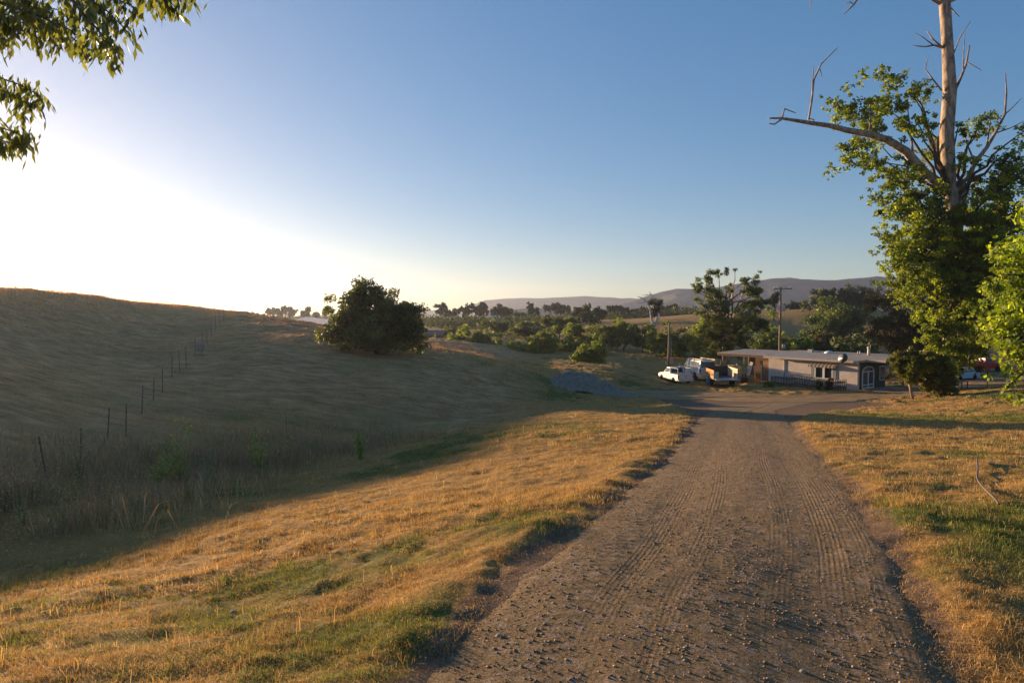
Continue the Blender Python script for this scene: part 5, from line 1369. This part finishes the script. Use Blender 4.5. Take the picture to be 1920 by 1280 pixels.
# ------------------------------------------------------------------ gravel pile
mc = hit(1112, 737); mpx = 1120
mb_ = W(1112, 734, mc[1])
L_ = np.linspace(-1, 1, 130); X_, Y_ = np.meshgrid(L_, L_)
wx_ = 150 / 2 * mc[1] / F * 1.12; wy_ = 2.6
prof = np.interp(X_, [-1, -.86, -.68, -.3, 0, .3, .65, 1], [0, .32, .78, 1.0, .93, .70, .34, 0])
hgt = prof * np.clip(1 - np.abs(Y_ - .08 * np.sin(X_ * 5)) ** 1.8, 0, 1) * 33 * mc[1] / F
gx, gy = mc[0] + X_ * wx_ + .15, mc[1] + 1.4 + Y_ * wy_
hgt = hgt + (.50 * fbm(gx / 1.1, gy / 1.1, 151, 5) + .22 * fbm(gx / .28, gy / .28, 153, 3)) * np.clip(hgt * 2, 0, 1)
gz_ = H(gx, gy) + np.maximum(hgt, 0) * 1.0 - .05
m = MB(); i_ = np.arange(X_.size).reshape(X_.shape)
m.add(np.stack([gx, gy, gz_], -1).reshape(-1, 3), np.stack([i_[:-1, :-1], i_[:-1, 1:], i_[1:, 1:], i_[1:, :-1]], -1).reshape(-1, 4))
t = NT('pile_gravel'); c = t.coord(); fv_ = t.noise(c, 3.2, 9, .8)
t.done(t.bsdf(t.ramp(fv_, [(.3, (.14, .11, .08)), (.6, (.31, .255, .195)), (.8, (.47, .40, .32))]), .95, .1, 0, t.bump(fv_, 1, .05)))
gp_ = m.build('gravel_pile', t.m, None, True); tag(gp_, 'long low pile of grey gravel beside the track, in shadow', 'gravel pile')

# ------------------------------------------------------------------ far buildings
gb = at(560, 150); gw = lambda px, py, d: W(px, py, d) - gb
gh = empty('farm_shed', gb, 0, 'long pale low-pitched shed roof beyond the hill left of the oak', 'shed')
m = MB(); A_p = [gw(508,607,165), gw(573,614.5,138), gw(640,601,150), gw(575,594,178)]
m.add(A_p + [p - np.array([0, 0, .25]) for p in A_p], [(0,1,2,3), (7,6,5,4)] + [(i, i+4, (i+1) % 4+4, (i+1) % 4) for i in range(4)]); m.build('roof', plain('pale_roof', (.50, .44, .40), .55, .3, var=.06), gh)
m = MB(); q_ = [p * np.array([1, 1, 1]) - np.array([0, 0, .26]) for p in A_p]; cen = np.mean(q_, 0); q_ = [cen + (p - cen) * .93 for p in q_]
m.add(q_ + [p * np.array([1, 1, 0]) + np.array([0, 0, -1.5]) for p in q_], [(i, (i+1) % 4, (i+1) % 4+4, i+4) for i in range(4)] + [(0,1,2,3), (7,6,5,4)]); m.build('wall', plain('shed_wall', (.20, .17, .15), .9), gh)
def far_house(px, py, d, w, h, dp, wall_c, roof_c, label, rz=0):
    b0 = W(px, py, d); b0[2] = min(b0[2], h1(b0[0], b0[1]) + .05)
    r_ = empty('far_house', b0, rz, label, 'building', 'far farm buildings')
    m = MB(); m.box((0, 0, h/2 - .4), (w, dp, h + .8)); m.build('wall', plain('fw%d' % px, wall_c, .9), r_)
    m = MB(); m.prism([(-dp/2 - .3, h), (dp/2 + .3, h), (0, h + dp * .28)], -w/2 - .3, w/2 + .3, 'x'); m.build('roof', plain('fr%d' % px, roof_c, .8), r_)
    for k in (-.28, .05, .32):
        m = MB(); m.box((k * w, -dp/2 - .02, h * .55), (w * .10, .06, h * .35)); m.build('window', GLASS, r_)
far_house(808, 637, 128, 4, 1.0, 3, (.32, .12, .10), (.30, .17, .16), 'small reddish shed right beside the oak crown')
far_house(949, 592, 330, 14, 2.6, 7, (.55, .50, .42), (.50, .46, .40), 'long pale farm building between the skyline trees')
far_house(985, 594, 330, 6, 2.6, 5, (.55, .53, .5), (.40, .36, .33), 'small white farm building right of the long pale one', .2)
far_house(455, 601, 400, 22, 2.6, 9, (.36, .40, .46), (.44, .47, .52), 'bluish low roof left of the big pale shed roof')
tk = at(1467, 232); tko = empty('water_tank', (tk[0], tk[1], tk[2]), 0, 'pale round water tank on the slope top by the utility pole', 'tank')
m = MB(); m.lathe([(.0001, -.5), (.9, -.5), (.9, 1.9), (.75, 2.1), (.0001, 2.3)], (0, 0, 0), 'z', 22); m.build('shell', plain('tank_paint', (.50, .44, .38), .6), tko, True)
m = MB(); m.lathe([(.91, 1.80), (.94, 1.84), (.94, 1.90), (.90, 1.94)], (0, 0, 0), 'z', 22); m.build('rim', GREY_M, tko, True)

# ------------------------------------------------------------------ cars and things at the far right under the trees
def sedan(name, label, loc, rz, paint, L=4.4, Wd=1.75, Hh=1.42):
    root = empty(name, loc, rz, label, 'car'); hw = Wd/2; wx = (.30*L, -.29*L); wr = .31; zb = .24; bel = .86
    b = MB(); b.prism(arch_profile([(-L/2, zb+.1), (-L/2, .78), (-.36*L, bel), (.18*L, bel), (.42*L, .74), (L/2, .58), (L/2, zb)], wx, wr*1.15, zb), -hw, hw); b.build('body', paint, root, False, .04)
    c = MB(); iw = hw*.74; v = [(-.36*L,-hw*.96,bel-.01),(.18*L,-hw*.96,bel-.01),(.18*L,hw*.96,bel-.01),(-.36*L,hw*.96,bel-.01),(-.20*L,-iw,Hh),(.02*L,-iw,Hh),(.02*L,iw,Hh),(-.20*L,iw,Hh)]
    c.add(v, [(3,2,1,0),(4,5,6,7),(0,1,5,4),(1,2,6,5),(2,3,7,6),(3,0,4,7)]); c.build('cabin', paint, root, False, .04)
    for s in (-1, 1):
        f = lambda xb, xt, u: (xb+(xt-xb)*u, s*(hw*.96+(iw-hw*.96)*u + .012), bel+(Hh-bel)*u)
        for (a, at_, b2, bt) in ((-.30, -.185, -.08, -.09), (-.06, -.075, .13, .01)):
            q = [f(a*L, at_*L, .1), f(b2*L, bt*L, .1), f(b2*L, bt*L, .86), f(a*L, at_*L, .86)]
            m = MB(); m.add(q + [(x, y - s*.02, z) for x, y, z in q], [(0,1,2,3), (7,6,5,4)] + [(i, i+4, (i+1) % 4+4, (i+1) % 4) for i in range(4)]); m.build('window', GLASS, root)
        m = MB(); m.box((-L/2, s*hw*.74, .70), (.06, .34, .14)); m.build('tail_light', RED_L, root, False, .015)
        m = MB(); m.box((L/2 - .05, s*hw*.72, .56), (.10, .32, .12)); m.build('headlight', CHROME, root, False, .02)
        for w in wx: vehicle_wheel(root, w, s*(hw-.10), wr, wr, .20)
    for x0, x1, nm in ((.18, .02, 'windscreen'), (-.36, -.20, 'rear_window')):
        sg = 1 if x0 > 0 else -1
        q = [((x0+(x1-x0)*u)*L + sg*.012, y*(hw*.96+(iw-hw*.96)*u), bel+(Hh-bel)*u + .01) for u, y in ((.1,-.88), (.1,.88), (.88,.88), (.88,-.88))]
        m = MB(); m.add(q + [(x - sg*.02, y, z) for x, y, z in q], [(0,1,2,3), (7,6,5,4)] + [(i, i+4, (i+1) % 4+4, (i+1) % 4) for i in range(4)]); m.build(nm, GLASS, root)
    return root
c1 = hit(1800, 712); sedan('parked_car', 'pale blue car half hidden by the small tree at the right', c1, R(205), BLUE_P)
c2 = at(1845, 92); 
tct = empty('red_truck', c2, R(8), 'red farm truck under the leaves at the far right', 'truck')
m = MB(); m.prism(arch_profile([(-2.5, .5), (-2.5, 1.15), (-.3, 1.15), (-.3, 1.25), (1.2, 1.25), (2.3, 1.1), (2.4, .7), (2.4, .45)], (1.55, -1.5), .45, .45), -.9, .9); m.build('body', RED_P, tct, False, .04)
m = MB(); v = [(-.4,-.88,1.24),(1.0,-.88,1.24),(1.0,.88,1.24),(-.4,.88,1.24),(-.3,-.72,1.85),(.6,-.72,1.85),(.6,.72,1.85),(-.3,.72,1.85)]; m.add(v, [(3,2,1,0),(4,5,6,7),(0,1,5,4),(1,2,6,5),(2,3,7,6),(3,0,4,7)]); m.build('cab', RED_P, tct, False, .04)
for s in (-1, 1):
    m = MB(); m.box((.2, s*.815, 1.55), (.75, .04, .42), 0, R(s*14)); m.build('window', GLASS, tct)
    for w in (1.55, -1.5): vehicle_wheel(tct, w, s*.80, .38, .38, .24)
ob_ = at(1819, 84); orb = empty('drum', ob_, 0, 'orange upright drum between the blue car and red truck', 'drum')
m = MB(); m.lathe([(.0001,0),(.28,0),(.30,.03),(.30,.30),(.315,.32),(.30,.34),(.30,.60),(.315,.62),(.30,.64),(.30,.90),(.27,.94),(.0001,.94)], (0,0,0), 'z', 20); m.build('shell', ORANGE_P, orb, True)
m = MB(); m.lathe([(.29,.93),(.305,.94),(.29,.97),(.25,.97)], (0,0,0), 'z', 20); m.build('rim', GREY_M, orb, True)
tp_ = hit(1799, 731); tbl = empty('outdoor_table', tp_, R(10), 'dark outdoor table in the shaded yard below the blue car', 'table')
m = MB(); m.box((0,0,.74), (1.15,.75,.05)); m.build('tabletop', DARK_M, tbl, False, .01)
for a in (-.48,.48):
    for b in (-.28,.28):
        m = MB(); m.box((a,b,.34), (.06,.06,.76)); m.build('leg', DARK_M, tbl)
sg_ = hit(1851, 727); sgp = empty('sign_post', sg_, 0, 'thin dark post with a small box near the right trees', 'post')
m = MB(); m.tube([(0,0,-.1),(0,0,1.3)], .03, 8); m.build('pole', DARK_M, sgp, True)
m = MB(); m.lathe([(.0001,0),(.20,.02),(.24,.10),(.24,.30),(.16,.36),(.0001,.37)], (0,0,1.25), 'z', 14); m.build('box', plain('brown_box', (.16,.10,.08), .8), sgp, True)

# hose / bent pipe in the right-hand grass
hp_ = [(1832,866,.03),(1833,885,.02),(1832,900,.015),(1838,913,.02),(1848,926,.03),(1860,938,.03),(1873,950,.01)]
pts = []
for px, py, z in hp_:
    q_ = hit(px, py); pts.append(q_ + np.array([0, 0, z + .025]))
pts = np.array(pts); u_ = np.linspace(0, len(pts)-1, 40); pts = np.stack([_cr(u_, np.arange(len(pts)), pts[:, k]) for k in range(3)], 1)
m = MB(); m.tube(pts, .013, 10); hs_ = m.build('hose', plain('old_hose', (.13, .10, .075), .6, .3, var=.2), None, True); tag(hs_, 'stiff tan hose curving through the dry grass right of the road', 'hose')
